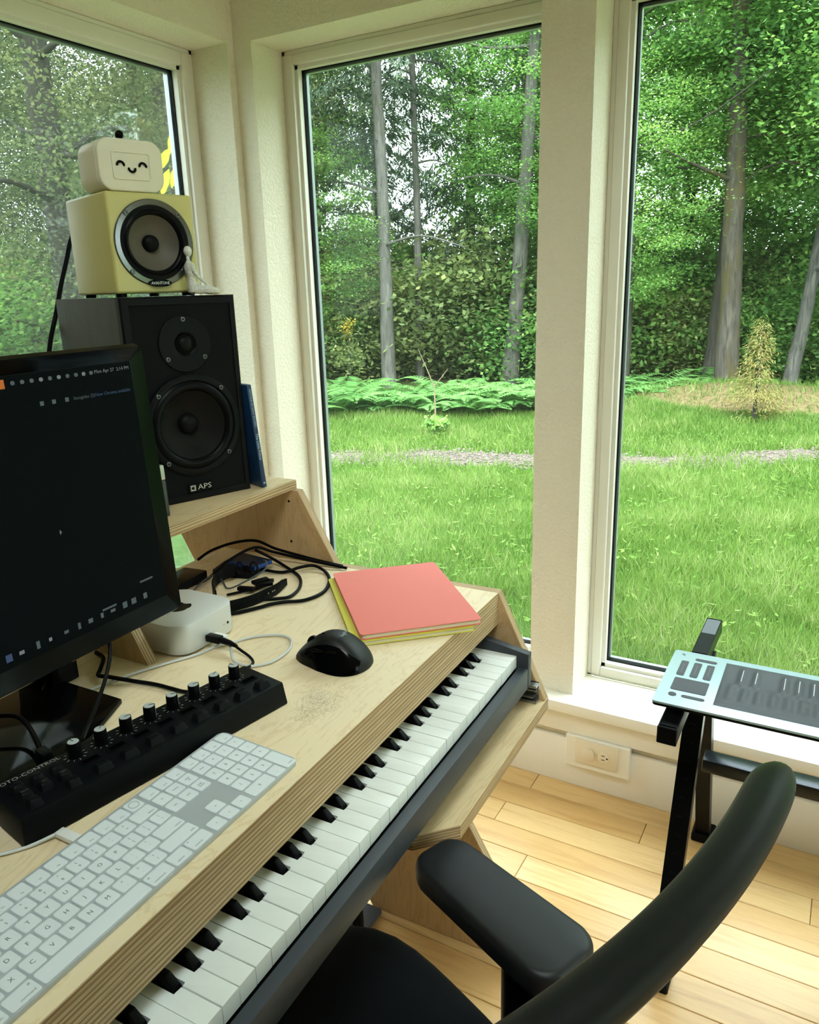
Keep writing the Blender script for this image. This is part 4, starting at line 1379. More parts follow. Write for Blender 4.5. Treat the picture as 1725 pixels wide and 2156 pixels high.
# lead running down behind the speakers
cable('speaker_cable', 'thick black cable hanging down behind the black speaker, against the left window',
      [(-1.335, 1.125, 1.475), (-1.335, 1.098, 1.436), (-1.335, 1.082, 1.40), (-1.335, 1.060, 1.351), (-1.335, 1.039, 1.298), (-1.335, 1.012, 1.232), (-1.335, 0.985, 1.12), (-1.335, 0.975, 0.985)], 0.0046, rub, k=8)

# ------------------------------------------------------------------ yellow cube speaker on top
ZT = ZSH + SH_ + 0.0006
CY = -0.338
cube = dthing('cube_speaker', 'pale yellow cube-shaped speaker with one round driver, on the large black speaker', 'speaker', -0.9861, 1.0677, ZT, CY)
CW, CD_, CHh = 0.1489, 0.1726, 0.158
F0 = 0.0055
ylw = mat('cream_yellow_lacquer', (206, 200, 128), 0.36, bump=(1400, 0.05, 0.0002))
bm = bmesh.new()
bmesh.ops.create_cube(bm, size=1)
for q in bm.verts: q.co = Vector((-CD_ / 2 + q.co.x * CD_, -CW / 2 + q.co.y * CW, F0 + CHh / 2 + q.co.z * CHh))
bmesh.ops.bevel(bm, geom=list(bm.edges), offset=0.0045, segments=4, profile=0.5, affect='EDGES')
ff_ = max((f for f in bm.faces if f.normal.x > 0.99), key=lambda f: f.calc_area())
oc_ = [(v.co.y, v.co.z) for v in ff_.verts]
bmesh.ops.delete(bm, geom=[ff_], context='FACES_ONLY')
b = MB(); b.bm(bm); b.plate(oc_, [circ(-CW / 2, F0 + 0.080, 0.0665)], 0.0); b.build('cabinet', ylw, cube)
for y_ in (-CW + 0.015, -0.015):
    for x_ in (-CD_ + 0.02, -0.02):
        b = MB(); b.cyl(x_, y_, 0, F0 + 0.001, 0.009, 16, bev=0.0008); b.build('foot', rubber, cube)
MC = drv(-CW / 2, F0 + 0.080)
chrome = mat('dark_chrome_ring', (110, 112, 110), 0.22, 0.75)
b = MB(); b.lathe([(0.0690, -0.001), (0.0688, 0.0022), (0.0675, 0.0034), (0.0600, 0.0040), (0.0590, 0.0030)], 64, M=MC); b.build('driver_ring', chrome, cube)
b = MB(); b.lathe([(0.0592, 0.0030), (0.0570, 0.0036), (0.0545, 0.0016), (0.0525, 0.0018), (0.0495, 0.0046), (0.0465, 0.0036), (0.0440, -0.0008)], 64, M=MC); b.build('surround', rubber, cube, 60)
b = MB(); b.lathe([(0.0441, -0.0006), (0.036, -0.0078), (0.026, -0.0140), (0.015, -0.0175), (0.012, -0.018)], 64, M=MC); b.build('cone', cone_m.m, cube, 60)
b = MB(); b.lathe([(0.0140, -0.0172), (0.0132, -0.0110), (0.009, -0.0078), (1e-6, -0.0062)], 32, M=MC); b.build('dust_cap', capm, cube, 60)
for a in (45, 135, 225, 315):
    inst('screw', screw, cube, drv(-CW / 2 + 0.0638 * math.cos(math.radians(a)), F0 + 0.080 + 0.0638 * math.sin(math.radians(a)), 0.0036))
b = MB(); b.lathe([(1, -0.5), (1, 0.35), (0.93, 0.5), (1e-6, 0.5)], 40, M=drv(-CW / 2, F0 + 0.0158, 0.0050) @ Matrix.Diagonal((0.0062, 0.0205, 0.0022, 1)))
bd = b.build('badge', bpy.data.materials['badge_black'], cube)
text('badge_lettering', 'AVANTONE', 0.0066, silver, bd, T(0.0063, -CW / 2, F0 + 0.0158) @ RZ(PI / 2) @ RX(PI / 2) @ Matrix.Diagonal((0.92, 1, 1, 1)), bold=0.0001)

# ------------------------------------------------------------------ smiling robot box on the cube
rb = dthing('robot_figure', 'white box-shaped robot ornament with a smiling face, on the yellow cube speaker', 'ornament', -1.0015, 1.0265, ZT + F0 + CHh + 0.0006, CY)
white = mat('robot_white', (232, 228, 206), 0.48)
blk = mat('robot_black', (14, 14, 15), 0.38)
RW, RH, RDp = 0.108, 0.078, 0.082
yr = -RW / 2
b = MB(); b.prism(rrect(RW, RH, 0.021, 7, yr, RH / 2), 'x', -RDp, -0.010, bev=0.004, seg=3)
b.prism(rrect(RW, RH, 0.021, 7, yr, RH / 2), 'x', -0.0098, 0.0, bev=0.0028, seg=3)
b.build('head', white, rb, 40)
b = MB()
fr_o, fr_i = rrect(0.064, 0.042, 0.004, 4, yr, RH * 0.49), rrect(0.060, 0.038, 0.003, 4, yr, RH * 0.49)
n_ = len(fr_o)
vs_ = [(-0.001, *p) for p in fr_o] + [(0.0014, *p) for p in fr_o] + [(0.0014, *p) for p in fr_i] + [(-0.0002, *p) for p in fr_i]
b.add(vs_, [(s * n_ + j, s * n_ + (j + 1) % n_, s * n_ + n_ + (j + 1) % n_, s * n_ + n_ + j) for s in range(3) for j in range(n_)])
b.build('face_frame', white, rb, 40)
for nm, cy, cz, r0, a0, a1 in (('eye', yr - 0.0185, RH * 0.49 - 0.0005, 0.0058, 0.05 * PI, 0.95 * PI), ('eye', yr + 0.0185, RH * 0.49 - 0.0005, 0.0058, 0.05 * PI, 0.95 * PI), ('mouth', yr, RH * 0.49 - 0.0035, 0.0055, 1.05 * PI, 1.95 * PI)):
    b = MB(); b.tube([(0.0012, cy + r0 * math.cos(a0 + (a1 - a0) * j / 12), cz + r0 * math.sin(a0 + (a1 - a0) * j / 12)) for j in range(13)], 0.0019, 8)
    for j in (0, 12): b.ball((0.0012, cy + r0 * math.cos(a0 + (a1 - a0) * j / 12), cz + r0 * math.sin(a0 + (a1 - a0) * j / 12)), 0.0019, 8)
    b.build(nm, blk, rb, 60)
b = MB(); b.ball((-0.026, yr - 0.003, RH + 0.0095), 0.0068, 18); b.cyl(-0.026, yr - 0.003, RH - 0.003, RH + 0.006, 0.003, 12); b.build('antenna_ball', blk, rb, 60)
b = MB(); b.tube(smooth([(-0.022, yr + 0.029, RH - 0.002), (-0.023, yr + 0.027, RH + 0.016), (-0.026, yr + 0.029, RH + 0.033), (-0.034, yr + 0.036, RH + 0.040), (-0.046, yr + 0.048, RH + 0.036), (-0.060, yr + 0.062, RH + 0.028), (-0.076, yr + 0.074, RH + 0.018)], 6), 0.0010, 6); b.build('wire_antenna', mat('wire_cream', (214, 208, 170), 0.5), rb, 60)

# ------------------------------------------------------------------ little seated figurine beside the cube
fg = dthing('seated_figurine', 'small glittering white figurine seated cross-legged beside the yellow cube speaker', 'figurine', -0.9761, 1.0442, ZT, CY)
k = NT('glitter_white')
vn = k.n('ShaderNodeTexVoronoi'); vn.inputs['Scale'].default_value = 420
tc = k.n('ShaderNodeTexCoord'); k.l(tc.outputs['Object'], vn.inputs['Vector'])
k.color(k.ramp(vn.outputs['Distance'], [(0.15, lin((250, 250, 246))), (0.6, lin((212, 216, 208)))]))
k.b.inputs['Roughness'].default_value = 0.5
k.bump(vn.outputs['Distance'], 0.7, 0.001)
b = MB()
b.lathe([(1e-6, 0.003), (0.0098, 0.005), (0.0105, 0.012), (0.0088, 0.022), (0.0082, 0.030), (0.0100, 0.041), (0.0098, 0.048), (0.0062, 0.054), (0.0036, 0.057), (0.0034, 0.063), (1e-6, 0.066)], 20, M=T(0, -0.003, 0) @ RX(math.radians(4)) @ Matrix.Diagonal((1.05, 0.80, 1, 1)))
b.ball((0, -0.0060, 0.0720), 0.0078, 16, sc=(0.86, 0.95, 1.14))
for sx_ in (-1, 1):
    b.tube(smooth([(sx_ * 0.0095, -0.005, 0.0500), (sx_ * 0.0140, -0.003, 0.036), (sx_ * 0.0165, 0.008, 0.024), (sx_ * 0.0150, 0.022, 0.0135), (sx_ * 0.0135, 0.030, 0.0095)], 4), [0.0036 - 0.00008 * i for i in range(17)], 8)
    b.ball((sx_ * 0.0097, -0.005, 0.0495), 0.0040, 10)
    b.tube(smooth([(sx_ * 0.006, -0.002, 0.0085), (sx_ * 0.0155, 0.014, 0.0090), (sx_ * 0.0175, 0.029, 0.0075), (sx_ * 0.0080, 0.038, 0.0055), (sx_ * -0.006, 0.034, 0.0048), (sx_ * -0.0115, 0.028, 0.0042)], 4), [0.0072 - 0.00018 * i for i in range(21)], 8)
fo = b.build('body', k.m, fg, 60)
rm = fo.modifiers.new('skin_over', 'REMESH'); rm.mode = 'VOXEL'; rm.voxel_size = 0.0011; rm.use_smooth_shade = True
sm_ = fo.modifiers.new('soften', 'SMOOTH'); sm_.factor = 0.5; sm_.iterations = 4

# ------------------------------------------------------------------ book leaning on the speaker
bk = dthing('book', 'thin dark blue book leaning against the right side of the black speaker', 'book', -0.9196, 1.1252, ZSH, SY)
blue = mat('book_blue', (24, 58, 96), 0.4)
lean_ = RX(math.radians(4.7))
BH, BD_, BT = 0.197, 0.135, 0.0095
b = MB(); b.rbox(-BD_, 0, -BT, 0, 0, BH, 0.0015, 2, M=T(0, 0, 0.0010) @ lean_); b.build('cover', blue, bk)
b = MB(); b.box(-BD_ - 0.0006, -BD_ + 0.0004, -BT + 0.002, -0.002, 0.003, BH - 0.003, M=T(0, 0, 0.0010) @ lean_); b.build('page_edge', paper, bk)
bi = mat('spine_ink', (150, 186, 206), 0.5)
SM = T(0.0003, 0, 0.0010)
text('spine_lettering', 'ANTOINE DE SAINT-EXUP\u00c9RY', 0.0054, bi, bk, T(0.0004, 0, 0.0010) @ lean_ @ T(0, -BT / 2, BH - 0.044) @ RZ(PI / 2) @ RX(PI / 2) @ RZ(-PI / 2))
text('spine_lettering', 'The Little Prince', 0.0076, bi, bk, T(0.0004, 0, 0.0010) @ lean_ @ T(0, -BT / 2, BH - 0.117) @ RZ(PI / 2) @ RX(PI / 2) @ RZ(-PI / 2), bold=0.0001)
b = MB(); b.cyl(0, 0, 0, 0.0003, 0.0022, 12, M=T(0.0002, 0, 0.0010) @ lean_ @ T(0, -BT / 2, 0.009) @ RY(PI / 2)); b.build('publisher_mark', bi, bk)

# small key-shaped device standing between monitor and speaker
hb = dthing('usb_stick', 'slim dark device with a silver square end, on the shelf before the black speaker', 'usb stick', -0.950, 0.904, ZSH, SY)
b = MB(); b.rbox(-0.010, 0.0, -0.022, 0, 0.0, 0.063, 0.003, 2, M=RY(math.radians(-3))); b.build('body', mat('stick_grey', (58, 64, 64), 0.4), hb)
b = MB(); b.rbox(-0.0095, 0.0005, -0.0215, -0.0005, 0.063, 0.088, 0.0015, 2, M=RY(math.radians(-3))); b.build('silver_end', mat('stick_silver', (190, 200, 186), 0.3, 0.5), hb)
b = MB(); b.rbox(0.0005, 0.0009, -0.018, -0.006, 0.068, 0.083, 0.0002, 1, M=RY(math.radians(-3))); b.build('end_window', mat('stick_window', (176, 200, 160), 0.4), hb)
# ------------------------------------------------------------------ office chair
ch = thing('office_chair', 'black office chair drawn up to the piano', 'chair', (-0.436, 0.475, 0), math.atan2(0.37, -0.93))
fab = mat('seat_fabric', (20, 23, 28), 0.85, bump=(700, 0.35, 0.0006))
fab2 = mat('back_fabric_black', (26, 28, 31), 0.85, bump=(900, 0.4, 0.0006))
fab3 = mat('back_fabric_grey', (104, 112, 100), 0.9, bump=(900, 0.4, 0.0006))
pu = mat('arm_pad_polyurethane', (34, 38, 43), 0.46, bump=(1100, 0.12, 0.0003), sheen=0.4)
shellm = mat('back_shell_black', (26, 27, 30), 0.46, bump=(1200, 0.06, 0.0002), sheen=0.22)
frame_b = mat('chair_frame_black', (18, 19, 21), 0.35)

# seat: a domed cushion with a soft outline
b = MB()
NR, NA = 12, 48
vs_ = []


def seat_r(a):
    c, s = math.cos(a), math.sin(a)
    p = 3.2
    rx = 0.262 if c > 0 else 0.235
    return (abs(c / rx) ** p + abs(s / 0.256) ** p) ** (-1 / p)


prof = [(0.0, 0.010), (0.25, 0.009), (0.5, 0.006), (0.72, 0.002), (0.85, -0.003), (0.93, -0.010), (0.975, -0.020), (1.0, -0.036), (0.985, -0.052), (0.95, -0.064), (0.90, -0.068)]
for r_, dz_ in prof[1:]:
    for j in range(NA):
        a = 2 * PI * j / NA
        R_ = seat_r(a) * r_
        x = R_ * math.cos(a)
        fall = -0.020 * max(0, (x - 0.12) / 0.14) ** 2 if x > 0.12 else 0
        vs_.append((x, R_ * math.sin(a), 0.455 + dz_ + fall))
c0 = len(vs_); vs_.append((0, 0, 0.455 + prof[0][1]))
fs_ = []
for i in range(len(prof) - 2):
    for j in range(NA):
        fs_.append((i * NA + j, i * NA + (j + 1) % NA, (i + 1) * NA + (j + 1) % NA, (i + 1) * NA + j)[::-1])
fs_ += [(c0, j, (j + 1) % NA) for j in range(NA)]
b.add(vs_, fs_); b.build('seat', fab, ch, 75)
b = MB(); b.prism([(0.20 * math.cos(a) * (1.05 if math.cos(a) > 0 else 1), 0.215 * math.sin(a)) for a in [2 * PI * k / 32 for k in range(32)]], 'z', 0.370, 0.3885, bev=0.004); b.build('seat_pan', frame_b, ch)

# arm pads on their posts
for sy, nm in ((-1, 'right'), (1, 'left')):
    b = MB()
    bm = bmesh.new()
    L0, L1 = -0.160, 0.090
    out_ = []
    base = rrect(L1 - L0, 0.100, 0.032, 8, (L0 + L1) / 2, 0)
    out_ = [(x, y * (1 - 0.16 * max(0, (x - L0) / (L1 - L0)) ** 1.5)) for x, y in base]
    cxm = (L0 + L1) / 2
    lay = [(0.0, 0.93, 0.000), (0.0, 0.97, 0.003), (0.0, 1.0, 0.010), (0.0, 1.0, 0.022)]
    lay += [(0, 1 - 0.17 * (1 - math.cos(q_ * PI / 12)), 0.022 + 0.0125 * math.sin(q_ * PI / 12)) for q_ in range(1, 7)] + [(0, 0.6, 0.0358), (0, 0.3, 0.0364)]
    n_ = len(out_)
    vs_ = [(cxm + (x - cxm) * (1 - (1 - sc2) * 0.45), y * sc2, z_) for _, sc2, z_ in lay for x, y in out_]
    fs_ = [(i * n_ + j, i * n_ + (j + 1) % n_, (i + 1) * n_ + (j + 1) % n_, (i + 1) * n_ + j) for i in range(len(lay) - 1) for j in range(n_)]
    fs_ += [tuple(range(n_))[::-1], tuple(range((len(lay) - 1) * n_, len(lay) * n_))]
    bm.free()
    b.add(vs_, fs_, 0, T(0, sy * 0.268, 0.574))
    b.build('arm_pad', pu, ch, 50)
    b = MB()
    o_ = [(0.030 * math.cos(a), 0.019 * math.sin(a)) for a in [2 * PI * k / 24 for k in range(24)]]
    sect = [(0.000, 0.575), (0.000, 0.42), (-0.002, 0.36), (-0.004, 0.335)]
    vs_ = []
    for dy_, z_ in sect:
        for x, y in o_: vs_.append((-0.075 + x, sy * (0.272 + dy_) + y, z_))
    fs_ = [(i * 24 + j, i * 24 + (j + 1) % 24, (i + 1) * 24 + (j + 1) % 24, (i + 1) * 24 + j)[::-1] for i in range(len(sect) - 1) for j in range(24)] + [tuple(range(24)), tuple(range(24 * (len(sect) - 1), 24 * len(sect)))[::-1]]
    b.add(vs_, fs_); b.build('arm_post', frame_b, ch, 40)
    b = MB(); b.rbox(-0.11, -0.04, min(sy * 0.05, sy * 0.285), max(sy * 0.05, sy * 0.285), 0.338, 0.366, 0.006, 2); b.build('arm_bracket', frame_b, ch)

# backrest: curved shell with a fat rolled top rim, grey fabric on the sitter's side


def back_pt(s, t, off=0.0):
    """s -1..1 across, t 0..1 up; off: thickness towards the sitter"""
    w = 0.135 + 0.112 * min(1, max(0, t)) ** 0.8
    y = s * w
    z = 0.60 + (BZT - 0.60) * t - 0.006 * s * s * t - 0.012 * abs(s) ** 8 * t
    x = -0.205 - 0.205 * t ** 1.15 + 0.046 * s * s * t * t + off
    return (x, y, z)


BZT = 0.988
NS, NTT = 24, 18
b = MB()
ring_ = []
for layer, off in ((0, 0.0), (1, 0.009)):
    for i in range(NTT + 1):
        for j in range(NS + 1):
            ring_.append(back_pt(-1 + 2 * j / NS, i / NTT, off))
n1 = (NTT + 1) * (NS + 1)
fs_ = []
for i in range(NTT):
    for j in range(NS):
        a_, b_2, c_2, d_ = i * (NS + 1) + j, i * (NS + 1) + j + 1, (i + 1) * (NS + 1) + j + 1, (i + 1) * (NS + 1) + j
        fs_.append((a_, d_, c_2, b_2)); fs_.append((n1 + a_, n1 + b_2, n1 + c_2, n1 + d_))
edge = [j for j in range(NS + 1)] + [i * (NS + 1) + NS for i in range(1, NTT + 1)] + [NTT * (NS + 1) + j for j in range(NS - 1, -1, -1)] + [i * (NS + 1) for i in range(NTT - 1, 0, -1)]
for k in range(len(edge)):
    p_, q_ = edge[k], edge[(k + 1) % len(edge)]
    fs_.append((p_, q_, n1 + q_, n1 + p_))
b.add(ring_, fs_); b.build('back_shell', shellm, ch, 60)
b = MB()
path = [back_pt(-1 + 2 * j / 40, 1.0, 0.004) for j in range(41)]
n_ = 16
vs_ = []
for i, p in enumerate(path):
    t_ = (Vector(path[min(i + 1, 40)]) - Vector(path[max(i - 1, 0)])).normalized()
    nx_ = Vector((t_.y, -t_.x, 0)).normalized()
    if nx_.x > 0: nx_ = -nx_
    e_ = abs(-1 + 2 * i / 40)
    sc_ = math.sqrt(max(0.0, 1 - max(0, (e_ - 0.74) / 0.26) ** 2.4)) * 0.995 + 0.005
    for k in range(n_):
        a = 2 * PI * k / n_
        vs_.append(Vector(p) + (nx_ * (0.0165 * math.cos(a) - 0.004) + Vector((0, 0, 1)) * (0.0135 * math.sin(a)) + Vector((0.010, 0, -0.018)) * max(0, -math.sin(a))) * sc_)
fs_ = [(i * n_ + k, i * n_ + (k + 1) % n_, (i + 1) * n_ + (k + 1) % n_, (i + 1) * n_ + k) for i in range(40) for k in range(n_)]
fs_ += [tuple(range(n_))[::-1], tuple(range(40 * n_, 41 * n_))]
b.add(vs_, fs_); b.build('top_rim', shellm, ch, 70)
b = MB()
pts_ = []
for layer, off in ((0, 0.0092), (1, 0.02)):
    for i in range(NTT + 1):
        for j in range(NS + 1):
            s_, t_ = -0.955 + 1.91 * j / NS, 0.04 + 0.90 * i / NTT
            ee = max(abs(s_) / 0.955, abs(2 * (i / NTT) - 1))
            pts_.append(back_pt(s_, t_, off if layer == 0 else 0.0092 + 0.006 * (1 - max(0, (ee - 0.8) / 0.2) ** 2)))
fs2, mi2 = [], []
for i in range(NTT):
    for j in range(NS):
        a_, b_2, c_2, d_ = i * (NS + 1) + j, i * (NS + 1) + j + 1, (i + 1) * (NS + 1) + j + 1, (i + 1) * (NS + 1) + j
        fs2.append((n1 + a_, n1 + b_2, n1 + c_2, n1 + d_))
        mi2.append(1 if (j < 5 and i > NTT - 8) else 0)
b.add(pts_, fs2, mi2); b.build('back_cushion', [fab2, fab3], ch, 70)
b = MB(); b.tube(smooth([(-0.325, 0, 0.84), (-0.318, 0, 0.70), (-0.300, 0, 0.55), (-0.262, 0, 0.44), (-0.18, 0, 0.372), (-0.05, 0, 0.352)], 5), [0.028] * 26, 12); b.build('back_support', frame_b, ch, 60)
b = MB(); b.rbox(-0.355, -0.30, -0.045, 0.045, 0.70, 0.80, 0.01, 2); b.build('back_hub', frame_b, ch)
b = MB(); b.rbox(-0.10, 0.10, -0.075, 0.075, 0.318, 0.372, 0.012, 2); b.build('tilt_mechanism', frame_b, ch)
b = MB(); b.cyl(0, 0, 0.10, 0.19, 0.030, 20); b.cyl(0, 0, 0.19, 0.32, 0.020, 20); b.build('gas_lift', frame_b, ch)
b = MB(); b.cyl(0, 0, 0.070, 0.115, 0.042, 20, bev=0.004)
for k in range(5):
    a = 2 * PI * k / 5 + 0.35
    b.prism([(0.03, 0.112), (0.03, 0.072), (0.29, 0.066), (0.305, 0.072), (0.30, 0.088)], 'y', -0.017, 0.017, M=RZ(a), bev=0.003)
b.build('star_base', frame_b, ch)
for k in range(5):
    a = 2 * PI * k / 5 + 0.35
    cx, cy = 0.285 * math.cos(a), 0.285 * math.sin(a)
    b = MB()
    for s_ in (-1, 1):
        b.lathe([(0.010, -0.010), (0.026, -0.009), (0.0285, -0.004), (0.0285, 0.004), (0.026, 0.009), (0.010, 0.010)], 20, M=T(cx, cy, 0.0287) @ RZ(a + 0.8) @ T(0, s_ * 0.014, 0) @ RX(PI / 2))
    b.rbox(cx - 0.012, cx + 0.012, cy - 0.004, cy + 0.004, 0.03, 0.068, 0.002, 1)
    b.build('caster', frame_b, ch)

# ------------------------------------------------------------------ keyboard stand by the window
STZ = 0.632
tubeb = mat('stand_black', (24, 25, 27), 0.34, 0.2)
tubeg = mat('stand_grey_cap', (86, 90, 96), 0.5)
st_ = thing('keyboard_stand', 'black square-tube keyboard stand under the pale blue controller, by the right window', 'stand', (0.10, 1.45, 0))


def bar(b, p, q, wx, wt):
    """square bar between two points in the y-z plane; wx across, wt thick"""
    p, q = Vector(p), Vector(q)
    t = (q - p).normalized()
    n = Vector((0, -t.z, t.y)) if abs(t.x) < 0.5 else Vector((0, 1, 0))
    x = Vector((1, 0, 0)) if abs(t.x) < 0.5 else Vector((0, 0, 1))
    vs = []
    for c in (p, q):
        for sx_, sn in ((-1, -1), (1, -1), (1, 1), (-1, 1)):
            vs.append(c + x * (wx / 2 * sx_) + n * (wt / 2 * sn))
    b.add(vs, [(0, 1, 2, 3), (7, 6, 5, 4), (0, 4, 5, 1), (1, 5, 6, 2), (2, 6, 7, 3), (3, 7, 4, 0)])


for side, x in (('l', -0.194), ('r', 0.40)):
    X = x - 0.10
    b = MB(); b.rbox(X - 0.0155, X + 0.0155, 1.150 - 1.45, 1.615 - 1.45, STZ - 0.031, STZ, 0.002, 2); b.build('support_arm', tubeb, st_)
    for y0, y1 in ((1.1462, 1.150), (1.615, 1.619)):
        b = MB(); b.rbox(X - 0.0158, X + 0.0158, y0 - 1.45, y1 - 1.45, STZ - 0.0315, STZ + 0.0004, 0.0015, 1); b.build('end_cap', tubeb, st_)
    for y0, y1 in ((1.152, 1.215), (1.44, 1.535)):
        b = MB(); b.rbox(X - 0.0135, X + 0.0135, y0 - 1.45, y1 - 1.45, STZ, STZ + 0.0013, 0.0004, 1); b.build('rubber_pad', rub, st_)
    b = MB(); b.rbox(X - 0.0135, X + 0.0135, 1.537 - 1.45, 1.612 - 1.45, STZ, STZ + 0.0008, 0.0003, 1); b.build('arm_label', tubeg, st_)
    xf = X + 0.0005
    b = MB(); bar(b, (xf, 1.262 - 1.45, 0.0105), (xf, 1.482 - 1.45, 0.600), 0.036, 0.030); lg = b.build('leg', tubeb, st_)
    for k in range(14):
        f = 0.10 + 0.058 * k
        t_ = Vector((0, 0.22, 0.5895)).normalized()
        c = Vector((xf, 1.262 - 1.45 + 0.22 * f, 0.0105 + 0.5895 * f)) + Vector((0, -t_.z, t_.y)) * 0.0151
        b = MB(); b.lathe([(0.0052, -0.0002), (0.0052, 0.0003), (0.0042, 0.0003), (0.0042, -0.0002)], 14, M=Matrix.Translation(c) @ RX(PI / 2 - math.atan2(t_.y, t_.z) * -1.0))
        b.build('height_hole', mat('hole_grey', (40, 41, 43), 0.5) if k == 0 and side == 'l' else bpy.data.materials['hole_grey'], lg)
    b = MB(); bar(b, (X + 0.004, 1.735 - 1.45, 0.0105), (X + 0.004, 1.505 - 1.45, 0.600), 0.032, 0.030); b.build('leg', tubeb, st_)
    b = MB(); b.rbox(X - 0.022, X + 0.022, 1.235 - 1.45, 1.290 - 1.45, 0.0, 0.018, 0.003, 1); b.build('rubber_foot', rub, st_)
    b = MB(); b.rbox(X - 0.020, X + 0.030, 1.705 - 1.45, 1.765 - 1.45, 0.0, 0.022, 0.003, 1); b.build('rubber_foot', rub, st_)
b = MB(); b.rbox(-0.175 - 0.10, 0.381 - 0.10, 1.466 - 1.45, 1.509 - 1.45, 0.357, 0.386, 0.003, 2)
b.build('cross_bar', mat('stand_satin_black', (50, 53, 57), 0.26, 0.5), st_)

# ------------------------------------------------------------------ flat touch keyboard controller on the stand
SB = 0.6325 + 0.0008
sbo = thing('touch_keyboard', 'flat pale blue touch keyboard with soft dark key surface, on the black stand', 'keyboard', (-0.2273, 1.1798, SB + 0.0006), math.radians(0.4))
SLEN, SDEP = 0.834, 0.2055
pale = mat('pale_blue_aluminium', (188, 212, 218), 0.36, 0.35)
soft = mat('soft_silicone', (52, 54, 60), 0.55, bump=(1500, 0.05, 0.0002))
b = MB(); b.prism(rrect(SLEN - 0.05, SDEP - 0.05, 0.006, 4, SLEN / 2, SDEP / 2), 'z', 0.0, 0.0160, bev=0.0015); b.prism(rrect(SLEN, SDEP, 0.006, 4, SLEN / 2, SDEP / 2), 'z', 0.0145, 0.0195, bev=0.0015); b.build('case', mat('controller_case', (26, 28, 32), 0.45), sbo)
b = MB(); b.prism(rrect(SLEN + 0.001, SDEP + 0.001, 0.0065, 4, SLEN / 2, SDEP / 2), 'z', 0.0196, 0.0236, bev=0.001); b.build('top_plate', pale, sbo)
ZTP = 0.0237


def patch(nm, x0, x1, y0, y1, r):
    b = MB(); b.prism(rrect(x1 - x0, y1 - y0, r, 4, (x0 + x1) / 2, (y0 + y1) / 2), 'z', ZTP, ZTP + 0.0007, bev=0.0003, seg=1)
    return b.build(nm, soft, sbo)


line_w = mat('white_line', (206, 214, 216), 0.5)
for x0, x1 in ((0.0183, 0.0312), (0.0405, 0.0538), (0.0626, 0.0756)):
    p_ = patch('touch_slider', x0, x1, 0.1062, 0.1645, 0.003)
    b = MB(); b.box((x0 + x1) / 2 - 0.0003, (x0 + x1) / 2 + 0.0003, 0.118, 0.153, ZTP + 0.0007, ZTP + 0.0009); b.build('guide_line', mat('dim_line', (110, 116, 120), 0.5), p_)
patch('touch_pad', 0.0192, 0.0764, 0.0502, 0.0960, 0.003)
patch('rocker_button', 0.0394, 0.0767, 0.1735, 0.1825, 0.0044)
patch('rocker_button', 0.0405, 0.0778, 0.0292, 0.0382, 0.0044)
b = MB(); b.lathe([(0.0066, ZTP), (0.0066, ZTP + 0.0006), (0.006, ZTP + 0.0008), (1e-6, ZTP + 0.0008)], 24, M=T(0.0262, 0.0338, 0)); b.build('round_button', soft, sbo)
b = MB()
b.tube([(0.0135, 0.1915, ZTP + 0.0001), (0.0175, 0.1925, ZTP + 0.0001), (0.0195, 0.1905, ZTP + 0.0001), (0.0175, 0.1880, ZTP + 0.0001), (0.0145, 0.1878, ZTP + 0.0001)], 0.0004, 5)
b.tube([(0.0165, 0.1878, ZTP + 0.0001), (0.0205, 0.1845, ZTP + 0.0001)], 0.0004, 5)
b.build('maker_emblem', mat('emblem_dark', (40, 46, 52), 0.5), sbo)
# the wavy silicone key surface
wx0, wx1, wy0, wy1 = 0.0918, 0.820, 0.0266, 0.1878
pitch = 0.0222
xs_ = np.arange(wx0, wx1 + 1e-6, 0.0032); ys_ = np.linspace(wy0, wy1, 46)
XX, YY = np.meshgrid(xs_, ys_)
ed_ = np.minimum.reduce([XX - wx0, wx1 - XX, YY - wy0, wy1 - YY])
rim = np.clip(ed_ / 0.006, 0, 1)
Z = np.zeros_like(XX)
nk = int((wx1 - wx0) / pitch)
blk_pat = [1, 1, 0, 1, 1, 1, 0]
wh = 0.5 + 0.5 * np.cos(2 * np.pi * (XX - 0.1112) / pitch)
low_ = np.clip((YY - 0.045) / 0.012, 0, 1) * np.clip((0.115 - YY) / 0.02, 0, 1)
Z += 0.0030 * wh * low_
bl = []
k0 = 0
for kk in range(-2, nk + 2):
    xc = 0.1234 + kk * pitch
    ip = (kk) % 7
    if kk >= 0 and blk_pat[ip] and xc < wx1 - 0.012:
        bl.append(xc)
        Z += 0.0042 * np.exp(-((XX - xc) / 0.0062) ** 2) * np.clip((YY - 0.100) / 0.010, 0, 1) * np.clip((0.178 - YY) / 0.014, 0, 1)
Z = (Z * rim + 0.0010 * rim)
nyy, nxx = XX.shape
V_ = np.stack([XX, YY, ZTP + 0.0001 + Z], -1).reshape(-1, 3)
F_ = [(i * nxx + j, i * nxx + j + 1, (i + 1) * nxx + j + 1, (i + 1) * nxx + j) for i in range(nyy - 1) for j in range(nxx - 1)]
b = MB(); b.add([tuple(p) for p in V_.tolist()], F_); kw_ = b.build('key_surface', soft, sbo, 60)
for xc in bl:
    b = MB(); b.box(xc - 0.0005, xc + 0.0005, 0.1185, 0.1610, ZTP + 0.0050, ZTP + 0.00545); b.build('guide_line', line_w, kw_)
# ------------------------------------------------------------------ outside: lawn, path, mound, trees
GZ = -0.35
rng = np.random.default_rng(7)


